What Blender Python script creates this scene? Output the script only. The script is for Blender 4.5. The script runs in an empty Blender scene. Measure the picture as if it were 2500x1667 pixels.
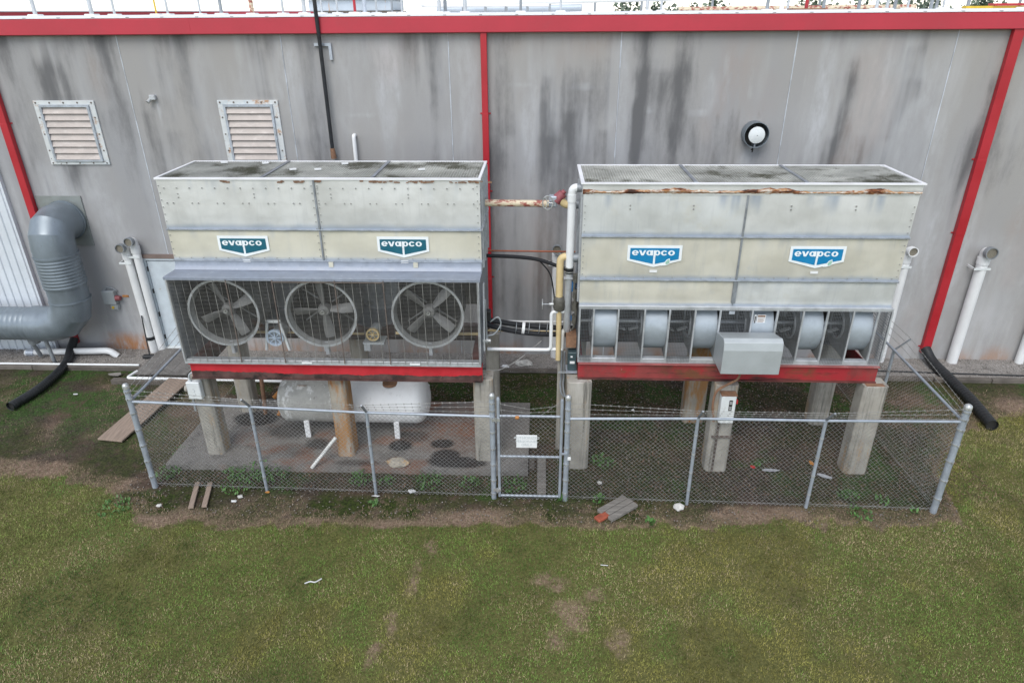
import bpy, math, random
import numpy as np
from mathutils import Vector, Matrix

random.seed(7)
rng = np.random.default_rng(7)
scene = bpy.context.scene
col = scene.collection
R = math.radians

# ------------------------------------------------------------------ camera
cam_d = bpy.data.cameras.new("camera")
cam_d.sensor_width = 36.0
cam_d.lens = 36.0 * 1643.0 / 2500.0
cam_d.clip_end = 2000
cam = bpy.data.objects.new("camera", cam_d)
col.objects.link(cam)
cam.matrix_world = (Matrix.Translation((0, -15.817, 8.117)) @ Matrix.Rotation(R(2.533), 4, 'Z')
                    @ Matrix.Rotation(R(64.008), 4, 'X') @ Matrix.Rotation(R(-0.441), 4, 'Z'))
scene.camera = cam

# ------------------------------------------------------------------ sky, sun, exposure
SUN_EL, SUN_AZ = 52, -18          # azimuth measured from -Y (behind the camera) towards -X
world = bpy.data.worlds.new("World")
scene.world = world
world.use_nodes = True
wn = world.node_tree
bg = wn.nodes["Background"]
sky = wn.nodes.new("ShaderNodeTexSky")
sky.sky_type = 'NISHITA'
sky.sun_disc = False
sky.sun_elevation = R(SUN_EL)
sky.sun_rotation = R(180 - SUN_AZ)
sky.altitude = 0
sky.air_density = 1.0
sky.dust_density = 0.3
sky.ozone_density = 1.0
hs = wn.nodes.new("ShaderNodeHueSaturation")
hs.inputs["Saturation"].default_value = 0.45
wn.links.new(sky.outputs[0], hs.inputs["Color"])
wn.links.new(hs.outputs[0], bg.inputs["Color"])
bg.inputs["Strength"].default_value = 0.15
sun_d = bpy.data.lights.new("sun", 'SUN')
sun_d.energy = 1.3
sun_d.angle = R(35)
sun_d.color = (1.0, 0.96, 0.9)
sun = bpy.data.objects.new("sun", sun_d)
col.objects.link(sun)
az = R(SUN_AZ)
sdir = Vector((math.sin(az) * math.cos(R(SUN_EL)), -math.cos(az) * math.cos(R(SUN_EL)), math.sin(R(SUN_EL))))
sun.rotation_euler = sdir.to_track_quat('Z', 'Y').to_euler()
sun.location = (-4, -20, 25)
scene.view_settings.view_transform = 'Standard'
scene.view_settings.look = 'None'
scene.view_settings.gamma = 1.0
scene.view_settings.exposure = 0.72
scene.view_settings.use_curve_mapping = False
scene.cycles.max_bounces = 6

# ------------------------------------------------------------------ helpers: noise
def vnoise(x, y, seed=0):
    x = np.asarray(x, float); y = np.asarray(y, float)
    xi = np.floor(x).astype(np.int64); yi = np.floor(y).astype(np.int64)
    fx = x - xi; fy = y - yi
    fx = fx * fx * (3 - 2 * fx); fy = fy * fy * (3 - 2 * fy)
    def h(a, b):
        n = (a * 374761393 + b * 668265263 + seed * 974634777) & 0xffffffff
        n = ((n ^ (n >> 13)) * 1274126177) & 0xffffffff
        n = n ^ (n >> 16)
        return (n & 0xffff) / 65535.0
    return (h(xi, yi) * (1 - fx) + h(xi + 1, yi) * fx) * (1 - fy) + (h(xi, yi + 1) * (1 - fx) + h(xi + 1, yi + 1) * fx) * fy

def fbm(x, y, seed=0, oct=4):
    s = 0; a = 1; t = 0
    for i in range(oct):
        s = s + a * vnoise(np.asarray(x) * 2 ** i, np.asarray(y) * 2 ** i, seed + i * 17); t += a; a *= .5
    return s / t

def sstep(a, b, x):
    t = np.clip((np.asarray(x, float) - a) / (b - a), 0, 1)
    return t * t * (3 - 2 * t)

# ------------------------------------------------------------------ helpers: meshes
class MB:
    def __init__(s):
        s.v = []; s.f = []
    def add(s, vs, fs):
        o = len(s.v); s.v += [tuple(p) for p in vs]; s.f += [tuple(i + o for i in f) for f in fs]; return s
    def box(s, x0, x1, y0, y1, z0, z1):
        return s.add([(x0, y0, z0), (x1, y0, z0), (x1, y1, z0), (x0, y1, z0), (x0, y0, z1), (x1, y0, z1), (x1, y1, z1), (x0, y1, z1)],
                     [(0, 3, 2, 1), (4, 5, 6, 7), (0, 1, 5, 4), (1, 2, 6, 5), (2, 3, 7, 6), (3, 0, 4, 7)])
    def obox(s, c, ux, uy, uz):
        c = Vector(c); ux = Vector(ux); uy = Vector(uy); uz = Vector(uz)
        P = [c + a * ux + b * uy + d * uz for d in (-1, 1) for a, b in ((-1, -1), (1, -1), (1, 1), (-1, 1))]
        return s.add(P, [(0, 3, 2, 1), (4, 5, 6, 7), (0, 1, 5, 4), (1, 2, 6, 5), (2, 3, 7, 6), (3, 0, 4, 7)])
    def tube(s, pts, r, n=10, cap=True, closed=False):
        pts = [Vector(p) for p in pts]; m = len(pts)
        rs = r if isinstance(r, (list, tuple)) else [r] * m
        tang = []
        for i in range(m):
            if closed:
                a, b = pts[i - 1], pts[(i + 1) % m]
            else:
                a, b = pts[max(i - 1, 0)], pts[min(i + 1, m - 1)]
            d = (b - a)
            tang.append(d.normalized() if d.length > 1e-9 else Vector((0, 0, 1)))
        u = tang[0].orthogonal().normalized()
        V = []
        for i in range(m):
            u = (u - tang[i] * u.dot(tang[i])).normalized()
            w = tang[i].cross(u)
            sc = 1.0
            if 0 < i < m - 1 or closed:
                d1 = (pts[i] - pts[i - 1]).normalized()
                sc = 1.0 / max(.6, math.sqrt(max(.01, (1 + d1.dot((pts[(i + 1) % m] - pts[i]).normalized())) / 2)))
            for k in range(n):
                a = 2 * math.pi * k / n
                V.append(pts[i] + (u * math.cos(a) + w * math.sin(a)) * rs[i] * (1 if n < 6 else 1))
        F = []
        for i in range(m if closed else m - 1):
            j = (i + 1) % m
            for k in range(n):
                k2 = (k + 1) % n
                F.append((i * n + k, i * n + k2, j * n + k2, j * n + k))
        if cap and not closed:
            F.append(tuple(range(n - 1, -1, -1))); F.append(tuple((m - 1) * n + k for k in range(n)))
        return s.add(V, F)
    def cyl(s, a, b, r, n=16, r2=None, cap=True):
        return s.tube([a, b], [r, r if r2 is None else r2], n, cap)
    def ring(s, c, axis, ro, ri, depth, n=32):
        """annular solid centred at c, extends depth along axis"""
        c = Vector(c); ax = Vector(axis).normalized(); u = ax.orthogonal().normalized(); w = ax.cross(u)
        V = []
        for (rr, d) in ((ro, 0), (ro, depth), (ri, depth), (ri, 0)):
            for k in range(n):
                a = 2 * math.pi * k / n
                V.append(c + ax * d + (u * math.cos(a) + w * math.sin(a)) * rr)
        F = []
        for q in range(4):
            q2 = (q + 1) % 4
            for k in range(n):
                k2 = (k + 1) % n
                F.append((q * n + k, q * n + k2, q2 * n + k2, q2 * n + k))
        return s.add(V, F)
    def lathe(s, c, axis, prof, n=24, cap=False):
        """prof list of (radius, offset along axis)"""
        c = Vector(c); ax = Vector(axis).normalized(); u = ax.orthogonal().normalized(); w = ax.cross(u)
        V = []
        for (rr, d) in prof:
            for k in range(n):
                a = 2 * math.pi * k / n
                V.append(c + ax * d + (u * math.cos(a) + w * math.sin(a)) * rr)
        F = []
        for i in range(len(prof) - 1):
            for k in range(n):
                k2 = (k + 1) % n
                F.append((i * n + k, i * n + k2, (i + 1) * n + k2, (i + 1) * n + k))
        if cap:
            F.append(tuple(range(n - 1, -1, -1))); F.append(tuple((len(prof) - 1) * n + k for k in range(n)))
        return s.add(V, F)
    def prism(s, poly, axis, lo, hi):
        """poly 2D; axis 'x': (y,z); 'y': (x,z); 'z': (x,y)"""
        n = len(poly)
        def P(p, d):
            return {'x': (d, p[0], p[1]), 'y': (p[0], d, p[1]), 'z': (p[0], p[1], d)}[axis]
        V = [P(p, lo) for p in poly] + [P(p, hi) for p in poly]
        F = [tuple(range(n - 1, -1, -1)), tuple(range(n, 2 * n))]
        for k in range(n):
            k2 = (k + 1) % n
            F.append((k, k2, n + k2, n + k))
        return s.add(V, F)
    def mesh(s, name, mat, smooth=False):
        me = bpy.data.meshes.new(name)
        me.from_pydata(s.v, [], s.f)
        if mat: me.materials.append(mat)
        if smooth:
            me.polygons.foreach_set('use_smooth', [True] * len(me.polygons))
            me.set_sharp_from_angle(angle=R(smooth if smooth is not True else 40))
        me.update()
        return me
    def build(s, name, mat, parent=None, smooth=False, bevel=0, **tags):
        me = s.mesh(name, mat, smooth)
        if s.fixnormals:
            fixn(me)
        o = link(name, me, parent)
        if bevel: add_bevel(o, bevel)
        if tags: tag(o, **tags)
        return o
    fixnormals = True

import bmesh
def fixn(me):
    bm = bmesh.new(); bm.from_mesh(me)
    bmesh.ops.recalc_face_normals(bm, faces=bm.faces)
    bm.to_mesh(me); bm.free()

def add_bevel(o, w, seg=1):
    m = o.modifiers.new("bevel", 'BEVEL'); m.width = w; m.segments = seg; m.limit_method = 'ANGLE'; m.angle_limit = R(40)

def link(name, data, parent=None):
    o = bpy.data.objects.new(name, data)
    col.objects.link(o)
    if parent is not None: setparent(o, parent)
    return o

def setparent(o, parent):
    o.parent = parent
    o.matrix_parent_inverse = Matrix.Translation(-Vector(parent.location))

def tag(o, label=None, cat=None, group=None, kind=None):
    if label: o["label"] = label
    if cat: o["category"] = cat
    if group: o["group"] = group
    if kind: o["kind"] = kind
    return o

def thing(name, loc, label, cat, group=None):
    o = bpy.data.objects.new(name, None)
    o.location = loc; o.empty_display_size = .2
    col.objects.link(o)
    return tag(o, label, cat, group)

def arc(c, a0, a1, r, n, plane):
    """points on an arc. plane 'xz','yz','xy' (angles in degrees)"""
    out = []
    for i in range(n + 1):
        a = R(a0 + (a1 - a0) * i / n)
        p, q = r * math.cos(a), r * math.sin(a)
        out.append({'xz': (c[0] + p, c[1], c[2] + q), 'yz': (c[0], c[1] + p, c[2] + q), 'xy': (c[0] + p, c[1] + q, c[2])}[plane])
    return out

def smoothpath(pts, sub=6):
    """Catmull-Rom"""
    P = [Vector(p) for p in pts]; P = [P[0] * 2 - P[1]] + P + [P[-1] * 2 - P[-2]]
    out = []
    for i in range(1, len(P) - 2):
        for k in range(sub):
            t = k / sub
            a, b, c, d = P[i - 1], P[i], P[i + 1], P[i + 2]
            out.append(.5 * ((2 * b) + (c - a) * t + (2 * a - 5 * b + 4 * c - d) * t * t + (3 * b - a - 3 * c + d) * t ** 3))
    out.append(P[-2])
    return out

def attr(me, name, vals):
    a = me.attributes.new(name, 'FLOAT', 'POINT'); a.data.foreach_set('value', np.asarray(vals, np.float32)); return a

def gridmesh(name, us, vs, fn, mat, attrs):
    """us,vs 1D arrays; fn(U,V)->X,Y,Z arrays; attrs dict name->fn(U,V)"""
    U, V = np.meshgrid(us, vs)
    X, Y, Z = fn(U, V)
    nu, nv = len(us), len(vs)
    co = np.stack([np.broadcast_to(a, U.shape).ravel() for a in (X, Y, Z)], 1)
    i = np.arange((nv - 1) * (nu - 1)); r_, c_ = i // (nu - 1), i % (nu - 1)
    a = r_ * nu + c_
    F = np.stack([a, a + 1, a + nu + 1, a + nu], 1)
    me = bpy.data.meshes.new(name)
    me.vertices.add(len(co)); me.vertices.foreach_set('co', co.astype(np.float32).ravel())
    me.loops.add(F.size); me.loops.foreach_set('vertex_index', F.astype(np.int32).ravel())
    me.polygons.add(len(F)); me.polygons.foreach_set('loop_start', np.arange(0, F.size, 4, dtype=np.int32))
    me.update(calc_edges=True); me.validate()
    for k, f in attrs.items(): attr(me, k, np.broadcast_to(f(U, V), U.shape).ravel())
    me.materials.append(mat)
    me.polygons.foreach_set('use_smooth', [True] * len(me.polygons))
    return me

def textmesh(s, size, bold=0.0, sx=1.0):
    cu = bpy.data.curves.new("lettering", 'FONT')
    cu.body = s; cu.size = size; cu.align_x = 'CENTER'; cu.align_y = 'CENTER'; cu.offset = bold; cu.extrude = 0.0015
    cu.space_line = .85
    o = bpy.data.objects.new("lettering", cu)
    me = bpy.data.meshes.new_from_object(o)
    bpy.data.objects.remove(o); bpy.data.curves.remove(cu)
    for v in me.vertices:
        x, y, z = v.co; v.co = (x * sx, -z, y)
    return me

# ------------------------------------------------------------------ helpers: materials
def mixrgb(nt, f, a, b, blend='MIX'):
    m = nt.nodes.new("ShaderNodeMix"); m.data_type = 'RGBA'; m.blend_type = blend
    for i, x in ((0, f), (6, a), (7, b)):
        if isinstance(x, bpy.types.NodeSocket): nt.links.new(x, m.inputs[i])
        elif isinstance(x, (int, float)): m.inputs[i].default_value = x
        else: m.inputs[i].default_value = (*x[:3], 1)
    return m.outputs[2]

def noise(nt, vec, scale, detail=5, rough=.6, stretch=None, off=None):
    if stretch or off:
        mp = nt.nodes.new("ShaderNodeMapping"); mp.inputs["Scale"].default_value = stretch or (1, 1, 1)
        mp.inputs["Location"].default_value = off or (0, 0, 0)
        nt.links.new(vec, mp.inputs["Vector"]); vec = mp.outputs[0]
    n = nt.nodes.new("ShaderNodeTexNoise"); n.inputs["Scale"].default_value = scale
    n.inputs["Detail"].default_value = detail; n.inputs["Roughness"].default_value = rough
    nt.links.new(vec, n.inputs["Vector"])
    return n.outputs[0]

def ramp(nt, x, lo, hi, a=0., b=1.):
    m = nt.nodes.new("ShaderNodeMapRange"); m.interpolation_type = 'SMOOTHSTEP'
    m.inputs[1].default_value = lo; m.inputs[2].default_value = hi; m.inputs[3].default_value = a; m.inputs[4].default_value = b
    nt.links.new(x, m.inputs[0]); return m.outputs[0]

def math_(nt, op, a, b=0.5):
    m = nt.nodes.new("ShaderNodeMath"); m.operation = op
    for i, x in ((0, a), (1, b)):
        if isinstance(x, bpy.types.NodeSocket): nt.links.new(x, m.inputs[i])
        else: m.inputs[i].default_value = x
    return m.outputs[0]

def getattr_node(nt, name):
    a = nt.nodes.new("ShaderNodeAttribute"); a.attribute_name = name; return a.outputs["Fac"]

def newmat(name):
    m = bpy.data.materials.new(name); m.use_nodes = True
    nt = m.node_tree; b = nt.nodes["Principled BSDF"]
    tc = nt.nodes.new("ShaderNodeTexCoord").outputs["Object"]
    return m, nt, b, tc

def setbump(nt, b, h, strength, dist=.01):
    bp = nt.nodes.new("ShaderNodeBump"); bp.inputs["Strength"].default_value = strength; bp.inputs["Distance"].default_value = dist
    nt.links.new(h, bp.inputs["Height"]); nt.links.new(bp.outputs[0], b.inputs["Normal"])

def mat(name, base, rough=.6, metal=0., var=.15, scale=4., bump=0., bscale=80., spots=(), spec=.5, rvar=.1, stretch=None, foot=None):
    """base colour with large+small noise, then thresholded patches: (colour, scale, lo, hi, stretch, strength)"""
    m, nt, b, tc = newmat(name)
    n1 = noise(nt, tc, scale, 6, .65, stretch)
    lo = tuple(c * (1 - var) for c in base); hi = tuple(min(1, c * (1 + var)) for c in base)
    c = mixrgb(nt, ramp(nt, n1, .3, .7), lo, hi)
    rsock = ramp(nt, n1, .3, .7, max(.02, rough - rvar), min(1, rough + rvar))
    off = 0
    for sp in spots:
        colr, sc, l, h = sp[:4]; st = sp[4] if len(sp) > 4 else None; k = sp[5] if len(sp) > 5 else 1.
        off += 7.3
        f = ramp(nt, noise(nt, tc, sc, 8, .68, st or (1, 1, 1), (off, off * .7, off * 1.3)), l, h, 0, k)
        c = mixrgb(nt, f, c, colr)
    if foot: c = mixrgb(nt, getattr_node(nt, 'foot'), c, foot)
    nt.links.new(c, b.inputs["Base Color"])
    nt.links.new(rsock, b.inputs["Roughness"])
    b.inputs["Metallic"].default_value = metal
    b.inputs["Specular IOR Level"].default_value = spec
    if bump: setbump(nt, b, noise(nt, tc, bscale, 5, .6), bump)
    return m

M = {}
RUST = (.16, .05, .018); DRUST = (.055, .02, .012)
M['galv'] = mat('galvanised_steel', (.50, .52, .54), .42, .45, .12, 5, .05, 40, [((.62, .64, .66), 26, .55, .75), ((.3, .31, .32), 3, .58, .8, (3, 3, .5), .6)])
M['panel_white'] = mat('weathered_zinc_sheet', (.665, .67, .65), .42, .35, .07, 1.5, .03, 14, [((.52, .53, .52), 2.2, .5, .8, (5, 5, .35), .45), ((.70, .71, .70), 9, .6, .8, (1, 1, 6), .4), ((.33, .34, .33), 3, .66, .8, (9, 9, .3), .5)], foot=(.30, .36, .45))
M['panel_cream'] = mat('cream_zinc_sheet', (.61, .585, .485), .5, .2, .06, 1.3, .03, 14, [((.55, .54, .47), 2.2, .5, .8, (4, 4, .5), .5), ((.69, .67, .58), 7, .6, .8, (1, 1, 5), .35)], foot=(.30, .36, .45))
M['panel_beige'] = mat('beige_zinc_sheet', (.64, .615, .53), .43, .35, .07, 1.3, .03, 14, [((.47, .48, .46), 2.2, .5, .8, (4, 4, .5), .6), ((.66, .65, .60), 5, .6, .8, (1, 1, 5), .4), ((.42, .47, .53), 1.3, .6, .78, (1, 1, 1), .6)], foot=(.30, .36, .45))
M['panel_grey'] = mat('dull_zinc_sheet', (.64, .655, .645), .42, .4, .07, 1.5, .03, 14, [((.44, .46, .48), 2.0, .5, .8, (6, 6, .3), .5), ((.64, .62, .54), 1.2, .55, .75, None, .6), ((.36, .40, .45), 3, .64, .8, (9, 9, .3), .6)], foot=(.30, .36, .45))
M['bolt'] = mat('dull_bolt_zinc', (.33, .33, .31), .5, .3, .2, 9)
M['galv_dark'] = mat('dark_galvanised', (.27, .29, .31), .5, .4, .2, 4, .05, 40, [((.12, .12, .11), 3, .55, .8)])
M['blue_galv'] = mat('bluish_galvanised', (.46, .50, .56), .38, .5, .12, 6, .04, 30, [((.62, .66, .72), 20, .55, .7)])
M['drum'] = mat('matte_galvanised_drum', (.37, .415, .455), .45, .3, .06, 5, .04, 40, [((.42, .46, .49), 26, .56, .72, None, .7), ((.22, .25, .27), 3, .52, .78, (1, 1, .6), .6), ((.12, .11, .10), 12, .68, .76)])
M['hood_metal'] = mat('oxidised_hood_steel', (.25, .28, .335), .45, .15, .12, 5, .04, 30, [((.38, .41, .46), 9, .58, .74, (1, 1, 3)), ((.18, .20, .24), 3, .55, .8)])
M['shroud'] = mat('dusty_fan_shroud', (.20, .205, .20), .6, .15, .15, 5, .05, 40, [((.12, .125, .11), 3, .55, .75)])
M['interior'] = mat('shade_black_interior', (.04, .04, .037), .8, 0, .3, 5)  # near-black colour puts the shade of unlit interiors into the surface
M['red_paint'] = mat('red_fascia_paint', (.47, .035, .055), .45, 0, .07, .8, 0, 10, [((.40, .045, .06), 1.2, .5, .8, (1, 1, 1))])
M['red_down'] = mat('red_downspout_paint', (.40, .018, .028), .4, 0, .08, 1)
M['red_beam'] = mat('red_beam_paint', (.47, .022, .032), .5, 0, .12, 3, .08, 60, [((.30, .05, .05), 4, .55, .75, (.6, 1, 2), .7), ((.05, .03, .025), 3.5, .60, .72, (.5, 1, 3))])
M['red_worn'] = mat('worn_red_beam_paint', (.20, .035, .032), .6, 0, .3, 2, .1, 60, [((.33, .018, .025), .9, .47, .58, (1, 1, .6)), ((.12, .06, .025), 1.1, .50, .64, (.8, 1, 1.5), .85), ((.025, .018, .016), 4, .55, .68, (.25, 1, 3), .9), ((.34, .2, .18), 9, .66, .74)])
M['oily'] = mat('oily_brown_steel', (.085, .045, .04), .55, 0, .4, 4, .15, 50, [((.02, .016, .015), 3, .5, .62), ((.22, .12, .10), 6, .6, .75)])
M['oily_red'] = mat('dull_maroon_steel', (.13, .04, .035), .6, 0, .35, 4, .1, 50, [((.03, .02, .018), 3, .5, .65, (.4, 1, 1))])
M['dusty_red'] = mat('dusty_red_steel', (.33, .10, .095), .7, 0, .2, 3, .1, 50, [((.5, .42, .4), 5, .58, .7, (.6, 1, 1), .8), ((.14, .06, .05), 2, .55, .7)])
M['pvc'] = mat('white_pvc', (.74, .75, .75), .38, 0, .04, 3, 0, 10, [((.55, .53, .48), 3, .6, .8, (2, 2, .6), .5)])
M['pvc_dirty'] = mat('dirty_white_pvc', (.66, .66, .63), .5, 0, .1, 3, 0, 10, [((.4, .36, .3), 4, .56, .8)])
M['cream_pipe'] = mat('cream_pipe_paint', (.60, .47, .25), .5, 0, .08, 4, .05, 40, [((.34, .20, .1), 7, .62, .74)])
M['cream_rusty'] = mat('rusty_cream_pipe', (.62, .53, .38), .5, 0, .08, 4, .05, 40, [((.30, .08, .06), 6, .47, .58, (1, 1, 2))])
M['maroon'] = mat('maroon_valve_paint', (.28, .08, .09), .5, 0, .25, 14)
M['steel'] = mat('zinc_hardware', (.5, .51, .5), .35, .6, .2, 20)
M['fence_galv'] = mat('fence_galvanised', (.37, .41, .46), .45, .35, .12, 6, .03, 60, [((.55, .57, .6), 9, .6, .8)])
M['wire'] = mat('chain_link_wire', (.40, .40, .40), .5, .35, .2, 3)
M['barb'] = mat('barbed_wire', (.30, .295, .28), .6, .2, .2, 8)
M['black'] = mat('black_plastic', (.016, .018, .02), .5, 0, .3, 6)
M['black_pipe'] = mat('black_iron_pipe', (.02, .022, .026), .45, .1, .3, 6)
M['rubber'] = mat('black_foam_insulation', (.014, .015, .018), .75, 0, .3, 8, .1, 40)
M['copper'] = mat('copper_line', (.32, .10, .05), .5, .3, .2, 8)
M['greybox'] = mat('grey_box_enamel', (.38, .41, .42), .45, .1, .06, 4, .02, 20, [((.30, .33, .33), 5, .55, .75, None, .5)])
M['hood_box'] = mat('dull_motor_cover', (.43, .46, .47), .48, .35, .06, 2, .03, 20, [((.5, .53, .54), 22, .6, .75, None, .6)])
M['whitebox'] = mat('white_box_enamel', (.68, .71, .71), .45, 0, .05, 4, 0, 10, [((.42, .42, .40), 6, .6, .75, None, .6)])
M['tealbox'] = mat('dark_teal_box', (.05, .08, .09), .45, .1, .15, 6)
M['valve'] = mat('grimy_valve', (.10, .095, .08), .6, .2, .3, 15, .15, 50)
M['yellow'] = mat('yellow_paint', (.6, .4, .03), .5, 0, .1, 6)
M['orange'] = mat('orange_conduit', (.45, .19, .05), .6, 0, .15, 6)
M['rustbar'] = mat('brown_rusty_pipe', (.22, .12, .07), .75, 0, .3, 8, .1, 60)
M['tag_white'] = mat('white_label', (.75, .76, .76), .5, 0, .03, 8)
M['ink'] = mat('black_ink', (.02, .02, .02), .5, 0, .1, 8)
M['fade_ink'] = mat('faded_grey_ink', (.55, .58, .59), .5, 0, .2, 30)
M['logo_teal'] = mat('teal_logo', (.012, .115, .165), .4, 0, .05, 4)
M['logo_blue'] = mat('blue_logo', (.004, .20, .42), .4, 0, .05, 4)
M['logo_white'] = mat('white_logo', (.78, .82, .83), .4, 0, .03, 6)
M['leafgreen'] = mat('pale_green_leaf_mark', (.32, .52, .42), .5, 0, .15, 60)
M['tank'] = mat('white_tank_paint', (.80, .81, .82), .5, 0, .05, 2, .03, 30, [((.56, .57, .57), 3, .52, .75, (4, 4, .5), .6), ((.30, .22, .15), 8, .66, .74, (3, 3, .4), .8), ((.22, .21, .19), 14, .70, .78)])
M['tank_grey'] = mat('mildewed_tank_paint', (.38, .38, .36), .7, 0, .15, 3, .06, 60, [((.62, .63, .62), 2.2, .52, .6, (3, 3, .3)), ((.17, .16, .15), 4, .58, .75, (3, 3, .5))])
M['concrete_pier'] = mat('weathered_concrete', (.35, .33, .29), .85, 0, .15, 3, .2, 60, [((.46, .44, .40), 2, .55, .75, (2, 2, .4)), ((.12, .115, .10), 2.2, .50, .68, (4, 4, .22), .85), ((.40, .25, .12), 1.4, .52, .68, (2.5, 2.5, .45), .7), ((.10, .095, .08), 7, .60, .72, (5, 5, .4), .6)], spec=.2)
M['concrete_rusty'] = mat('rust_stained_concrete', (.36, .33, .28), .85, 0, .15, 3, .2, 60, [((.40, .21, .085), 2.0, .40, .56, (2.6, 2.6, .55), .95), ((.30, .11, .035), 3.2, .58, .68, (3, 3, .6)), ((.14, .12, .10), 2.5, .56, .72, (4, 4, .3), .7)], spec=.2)
M['wood_grey'] = mat('grey_weathered_wood', (.21, .195, .175), .9, 0, .25, 3, .3, 30, [((.10, .09, .08), 5, .55, .7, (.6, 6, 6))], spec=.2, stretch=(.6, 8, 8))
M['wood_brown'] = mat('brown_old_board', (.29, .225, .18), .9, 0, .18, 3, .25, 30, [((.22, .17, .13), 3, .5, .7, (6, .6, 1)), ((.40, .30, .23), 4, .6, .8)], spec=.2, stretch=(9, .7, 1))
M['timber'] = mat('landscape_timber', (.13, .115, .10), .9, 0, .3, 2, .3, 30, [((.24, .22, .19), 3, .55, .75, (.5, 6, 6))], spec=.2)
M['plywood'] = mat('grey_plywood', (.17, .16, .15), .9, 0, .2, 3, .25, 30, [((.27, .26, .24), 3, .55, .75), ((.08, .075, .07), 5, .58, .75, (2, .6, 1))], spec=.2)
M['brick'] = mat('red_brick_piece', (.30, .075, .04), .9, 0, .25, 12, .3, 60)
M['stone'] = mat('pale_stone', (.5, .49, .46), .9, 0, .2, 9, .3, 40)
M['block'] = mat('stained_concrete_chunk', (.42, .38, .31), .9, 0, .15, 6, .3, 60, [((.45, .26, .1), 3, .5, .65)], spec=.2)
M['litter_white'] = mat('white_litter', (.58, .58, .58), .5, 0, .05, 20)
M['litter_orange'] = mat('dead_orange_leaf', (.5, .22, .05), .8, 0, .3, 20)
M['litter_red'] = mat('red_wrapper', (.5, .03, .03), .5, 0, .1, 20)
M['clear'] = mat('clear_plastic_scrap', (.42, .43, .46), .2, 0, .2, 20)
M['caulk'] = mat('white_joint_caulk', (.50, .53, .57), .7, 0, .2, 2)
M['door'] = mat('peeling_pale_blue_door', (.52, .58, .62), .55, 0, .08, 3, .06, 40, [((.40, .31, .22), 9, .66, .72), ((.46, .52, .58), 1.5, .5, .8)])
M['lintel'] = mat('brown_lintel', (.20, .15, .13), .6, 0, .15, 3)
M['siding'] = mat('white_ribbed_siding', (.62, .66, .70), .5, .05, .04, 2, 0, 10, [((.45, .47, .5), 2.5, .6, .8, (6, 6, .5), .5)])
M['louver_frame'] = mat('louver_frame_paint', (.60, .62, .62), .5, .05, .06, 4, 0, 10, [((.42, .22, .10), 3.0, .54, .66), ((.46, .52, .56), 2, .5, .7), ((.10, .05, .03), 9, .64, .7)])
M['louver_slat'] = mat('pinkish_louver_slats', (.47, .415, .38), .55, .05, .10, 3, 0, 10, [((.62, .56, .52), 3, .5, .75, (1, 1, 3)), ((.30, .20, .15), 2.5, .64, .8, (1, 1, 3), .6)])
M['duct'] = mat('grey_sheet_duct', (.20, .235, .265), .4, .4, .1, 2, .04, 16, [((.27, .31, .345), 1.6, .5, .75, None, .7), ((.13, .145, .15), 5, .56, .75, (4, 4, .5), .6), ((.34, .37, .39), 30, .62, .74, None, .5)])
M['duct_plate'] = mat('dull_green_grey_plate', (.26, .28, .27), .5, .3, .1, 3, .03, 20, [((.14, .13, .11), 4, .62, .75)])
M['coping'] = mat('white_roof_edge', (.78, .78, .79), .5, 0, .05, 2, 0, 10, [((.5, .48, .45), 6, .66, .8)])
M['roof_white'] = mat('white_roof_membrane', (.75, .75, .74), .7, 0, .06, 1)
M['roof_grey'] = mat('roof_equipment_grey', (.45, .50, .55), .5, .2, .1, 1, 0, 10, [((.5, .3, .15), 1.2, .58, .66, (3, 3, .4))])
M['roof_brown'] = mat('roof_curb_brown', (.20, .17, .14), .8, 0, .2, 2)
M['leaf'] = mat('tree_foliage', (.14, .18, .13), .7, 0, .35, .7)
M['bark'] = mat('tree_bark', (.09, .07, .055), .9, 0, .3, 3)
M['weed'] = mat('bright_weed_leaves', (.07, .16, .035), .6, 0, .3, 9)
M['screenwire'] = mat('screen_wire', (.27, .265, .25), .5, .3, .2, 3, 0, 10, [((.30, .14, .08), 2, .66, .8)])
M['screenrust'] = mat('rusty_screen_frame', (.13, .105, .09), .7, .1, .3, 5)
M['meshwire'] = mat('fan_guard_wire', (.17, .18, .19), .5, .4, .2, 3)
M['topmesh'] = mat('dirty_top_screen_wire', (.52, .52, .48), .7, .1, .3, 1.0, 0, 10, [((.10, .10, .07), 1.1, .48, .62, (1, 1, 1))])
M['eliminator'] = mat('algae_eliminators', (.40, .40, .34), .85, 0, .3, 1.2, .3, 25, [((.17, .18, .09), .9, .48, .66), ((.55, .54, .50), 1.4, .56, .72), ((.07, .08, .07), 2, .6, .74)])
M['blade'] = mat('cast_fan_blade', (.18, .18, .175), .5, .2, .15, 6)
M['pulley_blue'] = mat('pale_blue_pulley', (.50, .60, .72), .45, .1, .05, 8)
M['pulley_yellow'] = mat('tan_pulley', (.52, .40, .20), .5, .1, .1, 8)
M['bluelight'] = mat('blue_tape', (.02, .12, .3), .5)

# rusty flashing
def rust_strip():
    m, nt, b, tc = newmat('rusted_flashing')
    n = noise(nt, tc, 2.4, 9, .7, (.8, 1, 3.5)); n2 = noise(nt, tc, 9, 8, .7, (1, 1, 3), (5, 2, 1))
    c = mixrgb(nt, ramp(nt, n2, .42, .55), (.62, .58, .52), (.42, .22, .10))
    c = mixrgb(nt, ramp(nt, n, .47, .55), c, (.22, .065, .018))
    c = mixrgb(nt, ramp(nt, n, .53, .60), c, (.04, .016, .01))
    nt.links.new(c, b.inputs["Base Color"]); b.inputs["Roughness"].default_value = .8
    setbump(nt, b, n, .6, .03)
    return m
M['rust_strip'] = rust_strip()

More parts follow.
